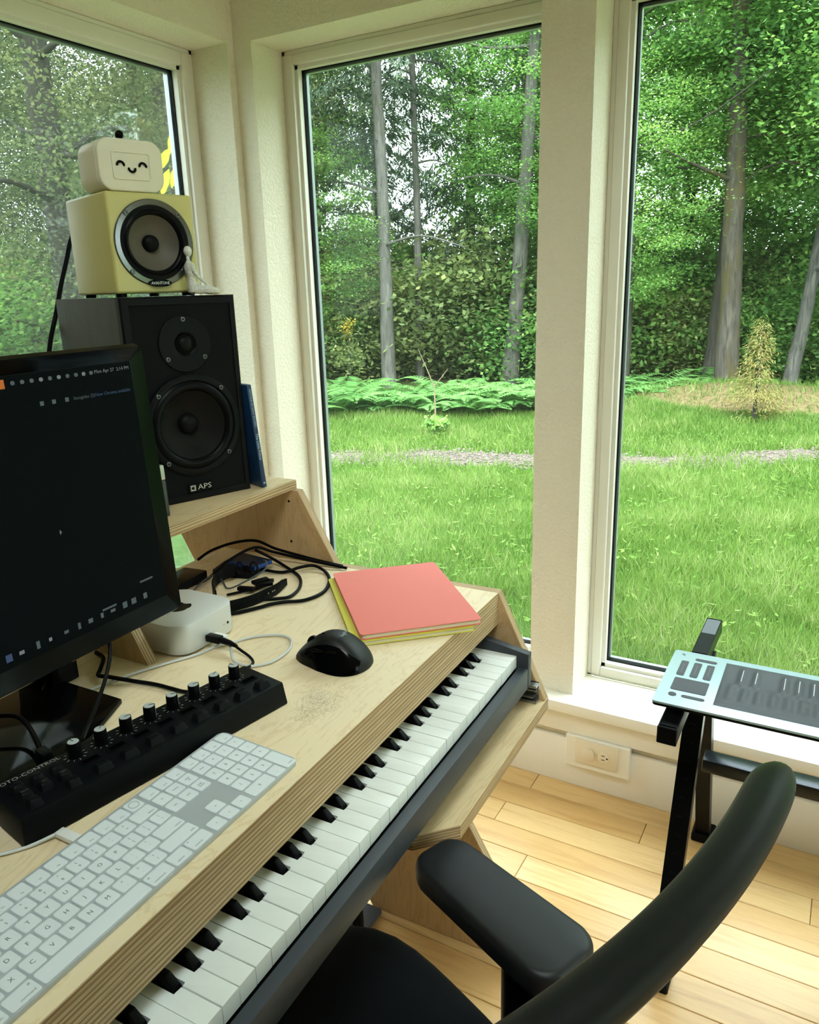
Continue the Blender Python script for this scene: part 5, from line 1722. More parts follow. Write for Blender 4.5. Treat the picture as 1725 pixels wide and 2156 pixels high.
def np_mesh(name, V, F, mats, tone=None, smooth_=False):
    """V (N,3), F (M,k) all the same size"""
    me = bpy.data.meshes.new(name)
    k = F.shape[1]
    me.vertices.add(len(V)); me.vertices.foreach_set('co', V.astype(np.float32).ravel())
    me.loops.add(F.size); me.loops.foreach_set('vertex_index', F.astype(np.int32).ravel())
    me.polygons.add(len(F)); me.polygons.foreach_set('loop_start', np.arange(0, F.size, k, dtype=np.int32))
    if smooth_: me.polygons.foreach_set('use_smooth', np.ones(len(F), bool))
    for m_ in (mats if isinstance(mats, (list, tuple)) else [mats]): me.materials.append(m_)
    if tone is not None:
        at = me.attributes.new('tone', 'FLOAT', 'POINT'); at.data.foreach_set('value', tone.astype(np.float32))
    me.update(calc_edges=True)
    return me


def leaf_mat(name, stops, rough=0.6, transl=0.4, alb=1.4):
    """leaf colour varies from leaf to leaf (tone), with light passing through"""
    k = NT(name)
    at = k.n('ShaderNodeAttribute'); at.attribute_name = 'tone'
    oi = k.n('ShaderNodeObjectInfo')
    f = k.math('ADD', at.outputs['Fac'], k.math('MULTIPLY', k.math('SUBTRACT', oi.outputs['Random'], 0.5), 0.35))
    c = k.ramp(f, [(p, tuple(alb * x for x in lin(q))) for p, q in stops])
    df = k.n('ShaderNodeBsdfDiffuse'); tl = k.n('ShaderNodeBsdfTranslucent'); mx = k.n('ShaderNodeMixShader')
    k.l(c, df.inputs[0])
    hs = k.n('ShaderNodeHueSaturation'); hs.inputs['Value'].default_value = 1.35; hs.inputs['Saturation'].default_value = 1.1; hs.inputs['Hue'].default_value = 0.485
    k.l(c, hs.inputs['Color']); k.l(hs.outputs[0], tl.inputs[0])
    mx.inputs[0].default_value = transl
    k.l(df.outputs[0], mx.inputs[1]); k.l(tl.outputs[0], mx.inputs[2])
    k.l(mx.outputs[0], k.out.inputs[0])
    return k.m


L_maple = leaf_mat('maple_leaf', [(0.0, (58, 88, 50)), (0.5, (92, 128, 70)), (1.0, (138, 166, 96))], transl=0.5)
L_fir = leaf_mat('fir_needles', [(0.0, (50, 62, 50)), (0.5, (72, 86, 70)), (1.0, (104, 114, 90))], transl=0.3)
L_olive = leaf_mat('olive_leaf', [(0.0, (66, 78, 50)), (0.5, (100, 114, 72)), (1.0, (150, 156, 98))], transl=0.45)
L_left = leaf_mat('dull_leaf', [(0.0, (46, 56, 40)), (0.5, (72, 84, 58)), (1.0, (116, 124, 84))], transl=0.45)
L_fern = leaf_mat('fern_frond', [(0.0, (58, 92, 50)), (0.5, (82, 120, 66)), (1.0, (112, 146, 86))], transl=0.4)
L_rust = leaf_mat('rusty_needles', [(0.0, (92, 72, 44)), (0.5, (110, 98, 58)), (1.0, (116, 124, 74))], transl=0.3)
L_yel = leaf_mat('yellow_leaf', [(0.0, (176, 180, 70)), (0.5, (204, 206, 96)), (1.0, (222, 220, 130))], transl=0.5)
L_grass = leaf_mat('grass_blade', [(0.0, (88, 126, 54)), (0.4, (126, 168, 78)), (0.75, (164, 196, 106)), (1.0, (214, 220, 160))], transl=0.4, alb=0.48)


def bark_mat(name, a, b_, moss=None):
    k = NT(name)
    n1 = k.noise(k.coord('Object', (14, 14, 2.2)), 1.6, 6, 0.65, 0.8)
    n2 = k.noise(k.coord('Object', (5, 5, 1.2)), 1.0, 4)
    c = k.ramp(n1, [(0.32, lin(a)), (0.68, lin(b_))])
    if moss:
        c = k.mix(k.ramp(n2, [(0.48, (0, 0, 0)), (0.62, (1, 1, 1))]), c, lin(moss))
    k.color(c); k.b.inputs['Roughness'].default_value = 0.9
    k.bump(n1, 0.8, 0.03)
    return k.m


BK_grey = bark_mat('fir_bark', (52, 52, 48), (100, 98, 90))
BK_moss = bark_mat('mossy_bark', (36, 33, 27), (82, 76, 65), (66, 58, 26))
BK_dark = bark_mat('dark_bark', (32, 30, 24), (64, 60, 50))
BK_twig = mat('twig_bark', (104, 92, 68), 0.85)


def quads(C, D, N, L, Wd):
    """diamond leaves: centre C, direction D, normal N, length, width"""
    D = D / np.linalg.norm(D, axis=1, keepdims=True)
    Sd = np.cross(N, D); Sd /= np.linalg.norm(Sd, axis=1, keepdims=True) + 1e-9
    L = L[:, None]; Wd = Wd[:, None]
    Nn = np.cross(D, Sd)
    V = np.stack([C - D * L / 2, C + Sd * Wd / 2 - Nn * L * 0.08, C + D * L / 2, C - Sd * Wd / 2 - Nn * L * 0.08], 1).reshape(-1, 3)
    F = np.arange(len(V)).reshape(-1, 4)
    return V, F


def unit(n, r=rng):
    v = r.normal(size=(n, 3)); return v / np.linalg.norm(v, axis=1, keepdims=True)


def foliage_mesh(name, centers, spread, per, L, Wd, mat_, flat=0.5, seed=0):
    r = np.random.default_rng(seed)
    n = len(centers) * per
    C = np.repeat(centers, per, 0) + r.normal(size=(n, 3)) * np.array(spread)
    D = unit(n, r); D[:, 2] = D[:, 2] * 0.5 - 0.25
    N = unit(n, r) * (1 - flat) + np.array([0, 0, 1.0]) * flat
    ct = np.repeat(r.uniform(-0.22, 0.22, len(centers)), per)
    V, F = quads(C, D, N, r.uniform(0.7, 1.3, n) * L, r.uniform(0.7, 1.3, n) * Wd)
    tone = np.repeat(np.clip(0.5 + ct + r.normal(size=n) * 0.16, 0, 1), 4)
    return np_mesh(name, V, F, mat_, tone)


def crown_pts(n, rx, rz, z0, seed, hollow=0.45):
    r = np.random.default_rng(seed)
    u = unit(n, r); rad = r.uniform(hollow, 1, n) ** 0.6
    return np.stack([u[:, 0] * rx * rad, u[:, 1] * rx * rad, z0 + u[:, 2] * rz * rad], 1)


F_maple = [foliage_mesh('maple_foliage', crown_pts(150, 2.3, 3.4, 4.2, s), (0.36, 0.36, 0.11), 170, 0.078, 0.066, L_maple, 0.72, s) for s in (1, 2, 3)]
F_olive = [foliage_mesh('olive_foliage', crown_pts(150, 2.4, 3.6, 4.4, s), (0.38, 0.38, 0.18), 140, 0.08, 0.05, L_olive, 0.5, s) for s in (11, 12)]
F_left = [foliage_mesh('fine_foliage', crown_pts(210, 2.4, 3.6, 4.4, s), (0.30, 0.30, 0.13), 210, 0.052, 0.034, L_left, 0.5, s) for s in (15, 16)]
F_bush = [foliage_mesh('bush_foliage', crown_pts(70, 1.0, 0.9, 0.75, s, 0.2), (0.18, 0.18, 0.10), 110, 0.07, 0.05, m_, 0.6, s) for s, m_ in ((21, L_maple), (22, L_olive))]


def fir_mesh(name, H, R0, z0, nb, seed, mat_=None, thin=1.0, sp=0.085, droop=0.48, dens=0.04, tp=1.4):
    r = np.random.default_rng(seed)
    C, D, N = [], [], []
    for i in range(nb):
        z = z0 + (H - z0) * r.uniform() ** 0.9
        a = r.uniform(0, 2 * PI)
        Lb = R0 * (1 - (z / H) ** tp) * r.uniform(0.75, 1.15) + 0.065 * R0
        k = int(Lb / dens) + 2
        t = np.linspace(0.12, 1, k)
        dirv = np.array([math.cos(a), math.sin(a)])
        px = np.outer(t * Lb, dirv)
        pz = z + 0.10 * Lb * t - droop * Lb * t ** 2
        for s in (-1, 1, 0):
            m = len(t)
            ln = (0.16 + 0.5 * (1 - t) * Lb * 0.35) * (1 if s else 0.6)
            off = np.outer(ln * 0.5 * s, np.array([-dirv[1], dirv[0]]))
            cc = np.concatenate([px + off + r.normal(size=(m, 2)) * 0.03, (pz - abs(s) * 0.10 * ln * 2 + r.normal(size=m) * 0.03)[:, None]], 1)
            dd = np.concatenate([np.tile(dirv, (m, 1)) * 0.7 + np.array([-dirv[1], dirv[0]]) * s, (-0.35 - 0.4 * t)[:, None]], 1) + r.normal(size=(m, 3)) * 0.25
            C.append(cc); D.append(dd); N.append(np.tile([0, 0, 1.0], (m, 1)) + r.normal(size=(m, 3)) * 0.3)
    C, D, N = map(np.concatenate, (C, D, N))
    keep = r.uniform(size=len(C)) < thin
    C, D, N = C[keep], D[keep], N[keep]
    n = len(C)
    V, F = quads(C, D, N, r.uniform(0.7, 1.4, n) * sp * 2.0, r.uniform(0.7, 1.3, n) * sp * 0.42)
    return np_mesh(name, V, F, mat_ or L_fir, np.repeat(np.clip(0.5 + r.normal(size=n) * 0.2, 0, 1), 4))


F_fir = [fir_mesh('fir_foliage', 15, 3.0, 2.0, 150, 31), fir_mesh('fir_foliage', 15, 3.4, 3.4, 120, 32, thin=0.8)]


def trunk_obj(parent, path, r0, r1, mat_, name='trunk', n=12, seed=0):
    r = random.Random(seed)
    P = smooth(path, 8); k = len(P)
    P = [p + Vector((r.gauss(0, r0 * 0.05), r.gauss(0, r0 * 0.05), 0)) for p in P]
    rs = [(r0 + (r1 - r0) * i / (k - 1)) * r.uniform(0.94, 1.06) * (1 + 0.14 * max(0, 1 - i / 3)) for i in range(k)]
    b = MB(); b.tube(P, rs, n)
    return b.build(name, mat_, parent, 80)


def tree(name, label, x, y, h, r0, mat_, lean=(0, 0), fol=None, fs=1.0, fz=0.0, frot=0.0, group=None, seed=0, limbs=0, cat='tree'):
    t = thing(name, label, cat, (x, y, GZ - 0.02), 0, group)
    mid = Vector((lean[0] * 0.45, lean[1] * 0.45, h * 0.5))
    trunk_obj(t, [(0, 0, 0), mid * 0.5 + Vector((0.02, 0.01, 0)), mid, (lean[0], lean[1], h)], r0, r0 * 0.55, mat_, seed=seed)
    r = random.Random(seed + 99)
    for k in range(limbs):
        z = r.uniform(0.18, 0.95) * h
        a = r.uniform(0, 2 * PI); Lb = r.uniform(0.8, 2.2)
        c = Vector((lean[0] * z / h, lean[1] * z / h, z))
        b = MB(); b.tube(smooth([c, c + Vector((math.cos(a) * Lb * .5, math.sin(a) * Lb * .5, Lb * r.uniform(-0.05, 0.22))), c + Vector((math.cos(a) * Lb, math.sin(a) * Lb, Lb * r.uniform(-0.25, 0.35)))], 4), [r0 * 0.2 * (1 - i / 9) + 0.006 for i in range(9)], 6)
        b.build('limb', mat_, t, 80)
    if fol is not None:
        for i, f in enumerate(fol if isinstance(fol, list) else [fol]):
            o = inst('foliage', f, t, T(lean[0] * 0.5, lean[1] * 0.5, fz) @ RZ(frot + i * 2.1) @ Matrix.Scale(fs, 4))
            o['kind'] = 'stuff'
    return t


# ground
def hf(X, Y):
    h = GZ + 0.03 * np.sin(X * 1.3 + 0.7) * np.sin(Y * 1.1) + 0.015 * np.sin(X * 3.1) * np.cos(Y * 2.7)
    h += 0.30 * np.exp(-(((X + 0.8) / 2.2) ** 2 + ((Y - 11.2) / 1.1) ** 2) ** 1.5)
    return h


gx = np.concatenate([np.linspace(-60, -13, 14), np.linspace(-12, 4, 65), np.linspace(6, 50, 12)])
gy = np.concatenate([np.linspace(-40, 0, 10), np.linspace(0.5, 16, 63), np.linspace(18, 70, 14)])
GXX, GYY = np.meshgrid(gx, gy)
V_ = np.stack([GXX, GYY, hf(GXX, GYY)], -1).reshape(-1, 3)
inside = (GXX > -1.7) & (GXX < 3.0) & (GYY > -2.7) & (GYY < 1.9)
V_[inside.ravel(), 2] = GZ - 0.05
nx_, ny_ = len(gx), len(gy)
I, Jj = np.meshgrid(np.arange(ny_ - 1), np.arange(nx_ - 1), indexing='ij')
F_ = np.stack([I * nx_ + Jj, I * nx_ + Jj + 1, (I + 1) * nx_ + Jj + 1, (I + 1) * nx_ + Jj], -1).reshape(-1, 4)
k = NT('lawn_soil')
tc = k.n('ShaderNodeTexCoord'); sp_ = k.n('ShaderNodeSeparateXYZ'); k.l(tc.outputs['Object'], sp_.inputs[0])
n1 = k.noise(tc.outputs['Object'], 1.2, 5); n2 = k.noise(tc.outputs['Object'], 18, 4)
gcol = k.ramp(n2, [(0.3, lin((50, 76, 32))), (0.7, lin((76, 102, 48)))])
dirt = k.ramp(n2, [(0.3, lin((84, 70, 48))), (0.7, lin((118, 104, 74)))])
wood = k.ramp(n2, [(0.3, lin((52, 58, 34))), (0.7, lin((94, 92, 58)))])
# the mound of bare soil
ex = k.math('MULTIPLY', k.math('SUBTRACT', sp_.outputs[0], -0.8), 1 / 2.2)
ey = k.math('MULTIPLY', k.math('SUBTRACT', sp_.outputs[1], 11.1), 1 / 1.1)
rr_ = k.math('ADD', k.math('MULTIPLY', ex, ex), k.math('MULTIPLY', ey, ey))
md = k.math('ADD', k.math('SUBTRACT', 1.0, rr_), k.math('MULTIPLY', k.math('SUBTRACT', n1, 0.5), 1.2))
c = k.mix(k.ramp(md, [(0.0, (0, 0, 0)), (0.25, (1, 1, 1))]), gcol, dirt)
far = k.ramp(k.math('MULTIPLY', k.math('SUBTRACT', sp_.outputs[1], 11.6), 0.4), [(0.0, (0, 0, 0)), (0.5, (1, 1, 1))])
c = k.mix(far, c, k.mix(k.ramp(md, [(0.0, (0, 0, 0)), (0.25, (1, 1, 1))]), wood, dirt))
k.color(c); k.b.inputs['Roughness'].default_value = 0.95; k.b.inputs['Specular IOR Level'].default_value = 0.1
k.bump(n2, 0.6, 0.03)
lawn = bpy.data.objects.new('ground', np_mesh('ground', V_, F_, k.m, None, True)); COL.objects.link(lawn); lawn['kind'] = 'structure'


# gravel path along the lawn
def path_mid(x): return 8.30 + 0.47 * x + 0.08 * np.sin(x * 1.1)


pxs = np.linspace(-9, 3, 121)
rows_ = []
for w in (-0.34, -0.2, 0, 0.2, 0.34):
    e_ = 0.06 * np.sin(pxs * 5.1 + w * 9) + 0.04 * np.sin(pxs * 11.3 + w)
    yy = path_mid(pxs) + w + e_ * (abs(w) > 0.3)
    rows_.append(np.stack([pxs, yy, hf(pxs, yy) + (0.022 if abs(w) < 0.3 else 0.0)], -1))
V_ = np.concatenate(rows_)
n_ = len(pxs)
I, Jj = np.meshgrid(np.arange(4), np.arange(n_ - 1), indexing='ij')
F_ = np.stack([I * n_ + Jj, I * n_ + Jj + 1, (I + 1) * n_ + Jj + 1, (I + 1) * n_ + Jj], -1).reshape(-1, 4)
k = NT('pink_gravel')
n1 = k.noise(k.coord(), 30, 3); vor = k.n('ShaderNodeTexVoronoi'); vor.inputs['Scale'].default_value = 34; k.l(k.coord(), vor.inputs['Vector'])
k.color(k.mix(0.5, k.ramp(vor.outputs['Color'], [(0.2, lin((74, 62, 56))), (0.8, lin((110, 96, 90)))]), k.ramp(n1, [(0.3, lin((74, 64, 50))), (0.7, lin((104, 92, 86)))])))
k.b.inputs['Roughness'].default_value = 0.9; k.bump(vor.outputs['Distance'], 0.8, 0.02)
po = bpy.data.objects.new('gravel_path', np_mesh('gravel_path', V_, F_, k.m, None, True)); COL.objects.link(po); po['kind'] = 'structure'
npb = 5200
bx_ = rng.uniform(-8.5, 2, npb); by_ = path_mid(bx_) + rng.normal(size=npb) * 0.17
sz = rng.uniform(0.008, 0.024, npb)
oct_ = np.array([[1, 0, 0], [-1, 0, 0], [0, 1, 0], [0, -1, 0], [0, 0, .7]])
V_ = (np.stack([bx_, by_, hf(bx_, by_) + 0.026], -1)[:, None, :] + oct_[None] * sz[:, None, None]).reshape(-1, 3)
ff = np.array([[0, 2, 4], [2, 1, 4], [1, 3, 4], [3, 0, 4]])
F_ = (np.arange(npb)[:, None, None] * 5 + ff[None]).reshape(-1, 3)
pb_ = bpy.data.objects.new('pebbles', np_mesh('pebbles', V_, F_, k.m)); COL.objects.link(pb_); pb_.parent = po; pb_['kind'] = 'stuff'


# grass blades, denser near the house
def blades(n, fx, fy, hmul, seed, wmul=1.0):
    r = np.random.default_rng(seed)
    x, y = fx(r, n), fy(r, n)
    return x, y


def grass_block(specs, seed):
    r = np.random.default_rng(seed)
    Vs, Ts = [], []
    for (n, sample, hm, wm) in specs:
        x, y = sample(r, n)
        dpath = np.abs(y - path_mid(x))
        pn = np.sin(x * 4.1 + y * 1.3) + np.sin(x * 9.7 - y * 4.0 + 1.0) * 0.7 + np.sin(x * 2.2 + 0.4) * 0.8
        keep = (dpath > 0.27 + 0.09 * pn + 0.07 * r.normal(size=len(x))) | (r.uniform(size=len(x)) < 0.10 + 0.35 * (pn < -0.9))
        ex_ = ((x + 0.8) / 2.1) ** 2 + ((y - 11.0) / 0.95) ** 2
        keep &= (ex_ > 1) | (r.uniform(size=len(x)) < 0.12)
        keep &= ~((x > XL - OUT - 0.03) & (x < XR + OUT) & (y > YF - OUT) & (y < YB + OUT + 0.03))
        x, y = x[keep], y[keep]; n = len(x)
        cl = 0.5 + 0.28 * np.sin(x * 2.3 + np.sin(y * 1.7) * 2) * np.sin(y * 2.9 + 1) + 0.22 * np.sin(x * 9.1 + np.sin(y * 6.3) * 2) * np.sin(y * 8.3 + x * 2)
        h = hm * r.uniform(0.5, 1.25, n) * (0.55 + 0.9 * cl)
        w = wm * r.uniform(0.7, 1.3, n)
        a = r.uniform(0, 2 * PI, n)
        ln = r.normal(size=(n, 2)) * 0.42 * h[:, None]
        z = hf(x, y) - 0.004
        B0 = np.stack([x - np.cos(a) * w / 2, y - np.sin(a) * w / 2, z], -1)
        B1 = np.stack([x + np.cos(a) * w / 2, y + np.sin(a) * w / 2, z], -1)
        Tp = np.stack([x + ln[:, 0], y + ln[:, 1], z + h], -1)
        Vs.append(np.stack([B0, B1, Tp], 1).reshape(-1, 3))
        tn = np.clip(0.42 + 0.5 * (cl - 0.5) + r.normal(size=n) * 0.22, 0, 1)
        Ts.append(np.repeat(tn, 3))
    V = np.concatenate(Vs); return V, np.arange(len(V)).reshape(-1, 3), np.concatenate(Ts)


def wedge(a0, a1, d0, d1):
    """points in the sector seen through the windows, spread evenly over the ground"""
    def f(r, n):
        a = r.uniform(math.radians(a0), math.radians(a1), n)
        d = np.sqrt(r.uniform(d0 ** 2, d1 ** 2, n))
        return np.sin(a) * d, np.cos(a) * d
    return f


V_, F_, t_ = grass_block([(90000, wedge(-62, 8, 2.1, 4.2), 0.085, 0.0055), (150000, wedge(-46, 8, 4.0, 7.0), 0.085, 0.0075), (130000, wedge(-46, 8, 6.8, 12.2), 0.095, 0.011)], 5)
gro = bpy.data.objects.new('grass', np_mesh('grass', V_, F_, L_grass, t_)); COL.objects.link(gro); gro.parent = lawn; gro['kind'] = 'stuff'
# broad clover and dandelion leaves in the lawn
n = 5000
x, y = wedge(-44, 6, 2.4, 9)(rng, n)
ok = np.abs(y - path_mid(x)) > 0.35
x, y = x[ok], y[ok]; n = len(x)
C = np.stack([x, y, hf(x, y) + rng.uniform(0.02, 0.08, n)], -1)
D = unit(n); D[:, 2] = np.abs(D[:, 2]) * 0.4
V_, F_ = quads(C, D, np.tile([0, 0, 1.0], (n, 1)) + rng.normal(size=(n, 3)) * 0.3, rng.uniform(0.03, 0.07, n), rng.uniform(0.010, 0.022, n))
wd = bpy.data.objects.new('broad_leaves', np_mesh('broad_leaves', V_, F_, L_grass, np.repeat(rng.uniform(0.2, 0.75, n), 4))); COL.objects.link(wd); wd.parent = lawn; wd['kind'] = 'stuff'

# ---- trees with a trunk one can follow
tree('fir_tree', 'tall straight grey fir trunk, left of the two thin trunks in the middle window', -7.07, 11.64, 11, 0.118, BK_grey, (-0.25, 0.25), F_fir[1], 0.9, 0.6, 0.3, seed=1, limbs=7)
tree('fir_tree', 'thinner grey fir trunk just right of the tall straight one in the middle window', -7.06, 12.74, 11, 0.074, BK_grey, (-0.1, 0.2), F_fir[1], 0.8, 2.0, 1.4, seed=2, limbs=9)
tree('fir_tree', 'tall leaning grey fir trunk beside the pillar, at the right of the middle window', -5.17, 12.55, 11, 0.135, BK_grey, (0.75, 0.3), None, 1, 0, seed=3, limbs=5)
tree('dark_tree', 'dark crooked trunk behind the leaning grey fir', -5.75, 14.2, 10, 0.13, BK_dark, (0.15, 0.5), F_maple[1], 0.8, 1.5, 0.5, seed=4, limbs=5)
tree('mossy_tree', 'big mossy maple trunk in the right window', -1.59, 12.14, 11, 0.158, BK_moss, (-0.55, 0.2), [F_maple[0]], 0.85, 3.2, 0.2, seed=5, limbs=5)
tree('mossy_tree', 'slimmer dark trunk just left of the big mossy maple', -2.0, 13.17, 11, 0.10, BK_dark, (0.35, 0.3), F_maple[2], 0.8, 2.2, 2.0, seed=6, limbs=5)
tree('dark_tree', 'slim leaning trunk right of the rusty young fir', -0.83, 13.2, 8, 0.105, BK_grey, (0.8, 0.4), F_maple[1], 0.9, 2.0, 1.1, seed=7, limbs=4)
tree('mossy_tree', 'brown mossy trunk at the right edge of the right window', -0.28, 13.2, 9, 0.12, BK_moss, (-0.2, 0.2), F_maple[0], 1.0, 1.6, 3.0, seed=8, limbs=4)
tree('big_tree', 'dark forked tree trunk outside the left window', -8.55, 6.55, 10, 0.20, BK_dark, (0.15, -0.2), [F_left[0]], 1.1, 0.6, 0.4, seed=9, limbs=9)
tree('big_tree', 'dim trunk behind the robot ornament outside the left window', -10.3, 9.9, 10, 0.15, BK_dark, (0.1, 0.3), [F_left[1]], 1.2, 0.2, 1.0, seed=10, limbs=7)

# ---- the wood behind: rows of trees closing the view
rb_ = random.Random(21)
k_i = 0
FO = 'trees of the wood behind the lawn'
for (d, a0, a1, na) in ((17.0, -60, 4, 12), (22, -61, 6, 10)):
    for q in range(na):
        a = math.radians(a0 + (a1 - a0) * (q + rb_.uniform(0.15, 0.85)) / na)
        dd = d * rb_.uniform(0.94, 1.08)
        x, y = math.sin(a) * dd, math.cos(a) * dd
        mid_w = -38 < math.degrees(a) < -19
        right_w = math.degrees(a) >= -16
        s = dd / 17
        if mid_w and rb_.random() < 0.92:
            f, lbl, bk_ = F_fir[k_i % 2], 'fir with drooping grey-green branches in the wood behind the lawn', BK_dark
        elif right_w:
            f, lbl, bk_ = F_maple[k_i % 3], 'leafy bright green maple in the wood behind the lawn', BK_dark
        elif math.degrees(a) < -43:
            f, lbl, bk_ = F_left[k_i % 2], 'fine-leaved dull green tree in the wood left of the house', BK_dark
        else:
            f, lbl, bk_ = (F_olive[k_i % 2], 'olive green leafy tree in the wood behind the lawn', BK_dark) if rb_.random() < 0.75 else (F_maple[k_i % 3], 'leafy bright green maple in the wood behind the lawn', BK_dark)
        fir = f in F_fir
        tree('wood_tree', lbl, x, y, 11 * s if not fir else 14, rb_.uniform(0.07, 0.12), bk_, (rb_.uniform(-.4, .4), rb_.uniform(-.3, .3)), f, (s * rb_.uniform(1.0, 1.25)) if not fir else s * rb_.uniform(0.8, 1.0),
             rb_.uniform(-2.6, 0.8) if not fir else -1.0, rb_.uniform(0, 6), FO + (', firs' if fir else ', maples' if f in F_maple else ', fine-leaved' if f in F_left else ', olive trees'), seed=50 + k_i)
        k_i += 1
for q in range(10):  # trees out of view, added to block open sky from the pane reflections
    a = math.radians(10 + 72 * (q + rb_.uniform(0.2, 0.8)) / 10)
    dd = 15 * rb_.uniform(0.9, 1.15)
    f = F_maple[q % 3] if q % 2 else F_olive[q % 2]
    tree('wood_tree', 'unseen leafy tree of the wood right of the house, added to screen the sky', math.sin(a) * dd, math.cos(a) * dd, 10, 0.1, BK_dark, (0.1, 0.2), f, 1.3, -1.5, q * 1.0, 'unseen trees added right of the house', seed=200 + q)
# nearer maples whose branches reach in front of the trunks
tree('young_maple', 'bright green maple reaching in from the left, before the mossy trunk in the right window', -3.0, 11.9, 6.5, 0.05, BK_dark, (0.0, -0.2), F_maple[1], 0.5, 0.9, 0.7, seed=301, limbs=4)
tree('young_maple', 'bright green maple filling the upper right of the right window', 0.75, 11.6, 8.5, 0.08, BK_dark, (-0.3, -0.4), F_maple[2], 0.88, 1.7, 2.2, seed=302, limbs=4)
tree('young_maple', 'yellow-green maple at the left edge of the middle window, before the firs', -8.55, 11.3, 6, 0.05, BK_dark, (0.2, 0.0), F_maple[0], 0.55, 0.3, 1.9, seed=303, limbs=4)
tree('young_maple', 'bright green maple at the right edge of the middle window, beside the leaning fir', -4.55, 12.7, 8, 0.07, BK_dark, (0.1, 0.0), F_maple[2], 0.62, 1.6, 0.4, seed=304, limbs=3)
# undergrowth
GB = ('bright green bush at the foot of the trees', 'olive green bush at the foot of the trees')
for (d, a0, a1, na) in ((14.6, -60, 3, 16), (16.4, -61, 4, 16), (19, -61, 5, 14)):
    for q in range(na):
        a = math.radians(a0 + (a1 - a0) * (q + rb_.uniform(0.1, 0.9)) / na)
        dd = d * rb_.uniform(0.97, 1.06)
        x, y = math.sin(a) * dd, math.cos(a) * dd
        w_ = 0 if rb_.random() < 0.6 else 1
        t = thing('bush', GB[w_], 'bush', (x, y, GZ), rb_.uniform(0, 6), 'bushes under the trees, ' + ('bright' if w_ == 0 else 'olive'))
        s = rb_.uniform(0.8, 1.5) * d / 13
        inst('foliage', F_bush[w_], t, Matrix.Scale(s, 4))['kind'] = 'stuff'


# ---- ferns along the edge of the lawn
def fern_mesh(seed):
    r = np.random.default_rng(seed)
    C, D, N, L, Wd = [], [], [], [], []
    for i in range(15):
        a = 2 * PI * i / 15 + r.uniform(-.2, .2); Lf = r.uniform(0.55, 0.85); up = r.uniform(0.5, 1.1)
        for t in np.linspace(0.12, 1, 20):
            px = Lf * t; pz = up * Lf * (t - 0.72 * t * t) * 1.1
            wl_ = 0.17 * math.sin(PI * min(1, 0.12 + 0.88 * t) ** 0.8) + 0.02
            for s in (-1, 1):
                d_ = np.array([math.cos(a) * 0.35 - math.sin(a) * s, math.sin(a) * 0.35 + math.cos(a) * s, -0.15])
                c_ = np.array([math.cos(a) * px, math.sin(a) * px, pz]) + d_ * wl_ / 2
                C.append(c_); D.append(d_); N.append((0, 0, 1.0)); L.append(wl_); Wd.append(0.042)
    C, D, N = np.array(C), np.array(D), np.array(N)
    V, F = quads(C, D, N + r.normal(size=N.shape) * 0.15, np.array(L), np.array(Wd))
    return np_mesh('fern_fronds', V, F, L_fern, np.repeat(np.clip(0.55 + r.normal(size=len(C)) * 0.15, 0, 1), 4))


F_fern = [fern_mesh(41), fern_mesh(42)]
for q in range(30):
    if q < 18:
        x = -6.6 + 3.4 * (q % 9) / 8 + rb_.uniform(-.12, .12); y = 9.0 + 0.40 * (x + 6.1) + (0.85 if q >= 9 else 0) + rb_.uniform(-.15, .15)
    else:
        x = -3.1 + 1.9 * ((q - 18) % 6) / 5 + rb_.uniform(-.1, .1); y = 11.4 + (0.7 if q > 23 else 0) + rb_.uniform(-.2, .2)
    t = thing('fern', 'green fern at the edge of the lawn', 'fern', (x, y, GZ), rb_.uniform(0, 6), 'ferns at the edge of the lawn')
    s = rb_.uniform(0.7, 1.45)
    inst('fronds', F_fern[q % 2], t, Matrix.Scale(s, 4))['kind'] = 'stuff'

# ---- single young plants
yf = thing('young_fir', 'small rusty brown young fir on the soil mound', 'tree', (-0.95, 9.81, GZ), 0)
trunk_obj(yf, [(0, 0, 0), (0.01, 0, 0.6), (0.0, 0.01, 1.15)], 0.022, 0.006, BK_dark, seed=61, n=8)
inst('foliage', fir_mesh('young_fir_needles', 1.22, 0.42, 0.08, 130, 62, L_rust, 0.9, 0.021, -0.05, 0.018, 0.9), yf)['kind'] = 'stuff'
sp = thing('bare_sapling', 'bare forked sapling with a small green plant at its foot, on the lawn', 'tree', (-4.06, 7.66, GZ), 0)
b = MB(); b.tube(smooth([(0, 0, 0), (0.005, 0, 0.35), (-0.01, 0.01, 0.62)], 5), [0.012 - 0.0004 * i for i in range(11)], 8); b.build('stem', BK_twig, sp, 70)
for dx_, dy_, z_ in ((-0.17, -0.05, 0.42), (0.15, 0.05, 0.20)):
    b = MB(); b.tube(smooth([(-0.01, 0.01, 0.60), (dx_ * .5, dy_ * .5, 0.60 + z_ * .5), (dx_, dy_, 0.60 + z_)], 4), [0.007 - 0.0006 * i for i in range(9)], 7); b.build('branch', BK_twig, sp, 70)
inst('foliage', foliage_mesh('base_leaves', crown_pts(16, 0.14, 0.12, 0.16, 63, 0.1), (0.03, 0.03, 0.03), 20, 0.06, 0.035, L_maple, 0.3, 63), sp)['kind'] = 'stuff'
yb = thing('yellow_bush', 'small shrub with yellow blossom among the ferns, left in the middle window', 'bush', (-7.6, 11.2, GZ), 0)
b = MB(); b.tube([(0, 0, 0), (0.02, 0, 0.5), (0, 0.02, 1.0)], [0.02, 0.014, 0.006], 6); b.build('stem', BK_dark, yb, 70)
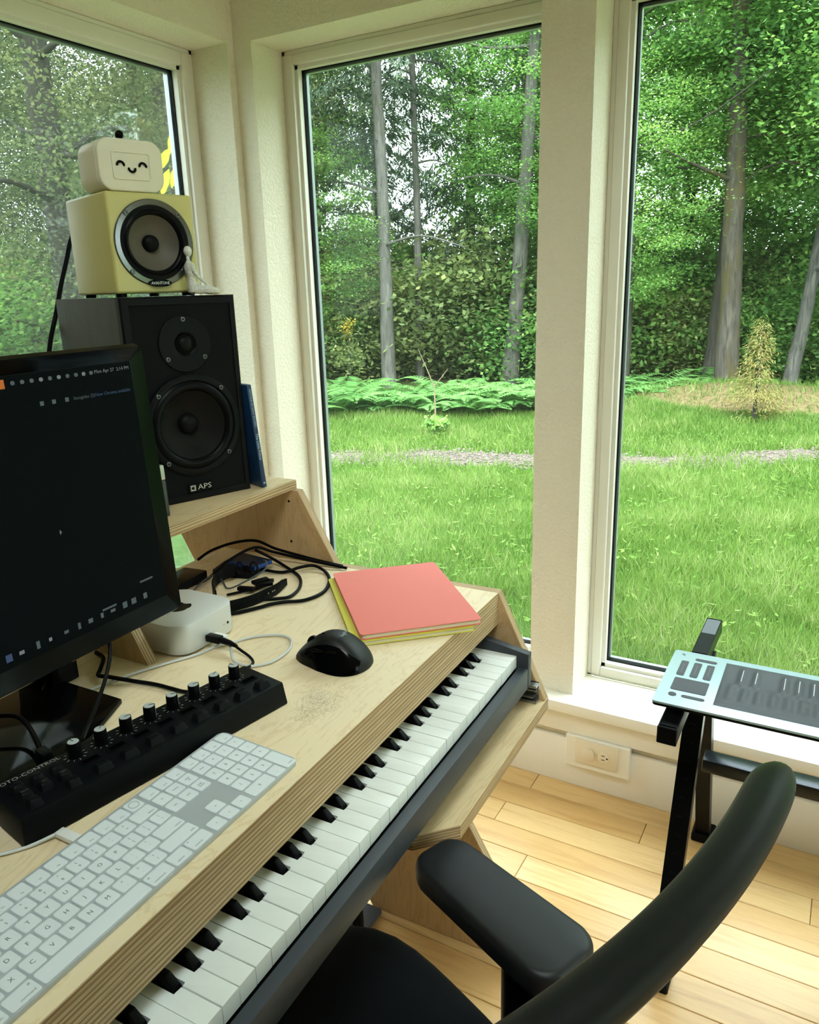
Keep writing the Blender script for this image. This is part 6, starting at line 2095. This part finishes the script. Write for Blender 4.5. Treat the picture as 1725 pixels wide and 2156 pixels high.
inst('blossom', foliage_mesh('blossom', crown_pts(14, 0.12, 0.14, 1.05, 64, 0.1), (0.05, 0.05, 0.05), 10, 0.04, 0.03, leaf_mat('blossom_yellow', [(0, (176, 150, 50)), (1, (206, 186, 84))], alb=0.8), 0.3, 64), yb)['kind'] = 'stuff'
inst('foliage', foliage_mesh('blossom_leaves', crown_pts(30, 0.35, 0.35, 0.6, 65, 0.1), (0.08, 0.08, 0.06), 20, 0.06, 0.04, L_olive, 0.3, 65), yb)['kind'] = 'stuff'

# ---- twig with pale yellow leaves right outside the left window
tw = thing('climbing_twig', 'twig with a few pale yellow leaves just outside the left window', 'plant', (-1.86, 1.96, GZ), 0)
b = MB(); b.tube(smooth([(0, 0, 0), (0.01, -0.02, 0.8), (-0.01, -0.06, 1.6), (0.0, -0.10, 2.02), (0.0, -0.11, 2.16)], 6), [0.010 - 0.00032 * i for i in range(25)], 7); b.build('stem', BK_twig, tw, 70)
for (y_, z_, L_, W_, a, tl_) in ((1.812, 1.715, 0.075, 0.030, 1.0, 0.5), (1.805, 1.650, 0.085, 0.032, 1.2, 0.6), (1.845, 1.762, 0.06, 0.028, 1.45, 0.4), (1.842, 1.668, 0.07, 0.028, 1.3, 0.3), (1.80, 1.60, 0.05, 0.03, 0.5, 0.7), (1.85, 1.60, 0.06, 0.03, 1.1, 0.5)):
    c0 = np.array([0.004, y_ - 1.96, z_ - GZ]); d0 = np.array([0.15, math.cos(a) * 1.0, math.sin(a)]); d0 /= np.linalg.norm(d0)
    s0 = np.cross([1, 0.2, tl_], d0); s0 /= np.linalg.norm(s0); n0 = np.cross(d0, s0)
    pr = [(-.5, .0), (-.28, .36), (0.05, .5), (.3, .33), (.5, 0), (.3, -.33), (0.05, -.5), (-.28, -.36)]
    P_ = [c0 + d0 * L_ * p + s0 * W_ * q - n0 * 0.18 * W_ * abs(q) for p, q in pr]
    mid_ = [c0 + d0 * L_ * p for p in (-.28, .05, .3)]
    V_ = np.array(P_ + mid_)
    b = MB(); b.add([tuple(p) for p in V_], [(0, 1, 8), (1, 2, 9, 8), (2, 3, 10, 9), (3, 4, 10), (0, 8, 7), (8, 9, 6, 7), (9, 10, 5, 6), (10, 4, 5)])
    o = b.build('leaf', L_yel, tw, 80)
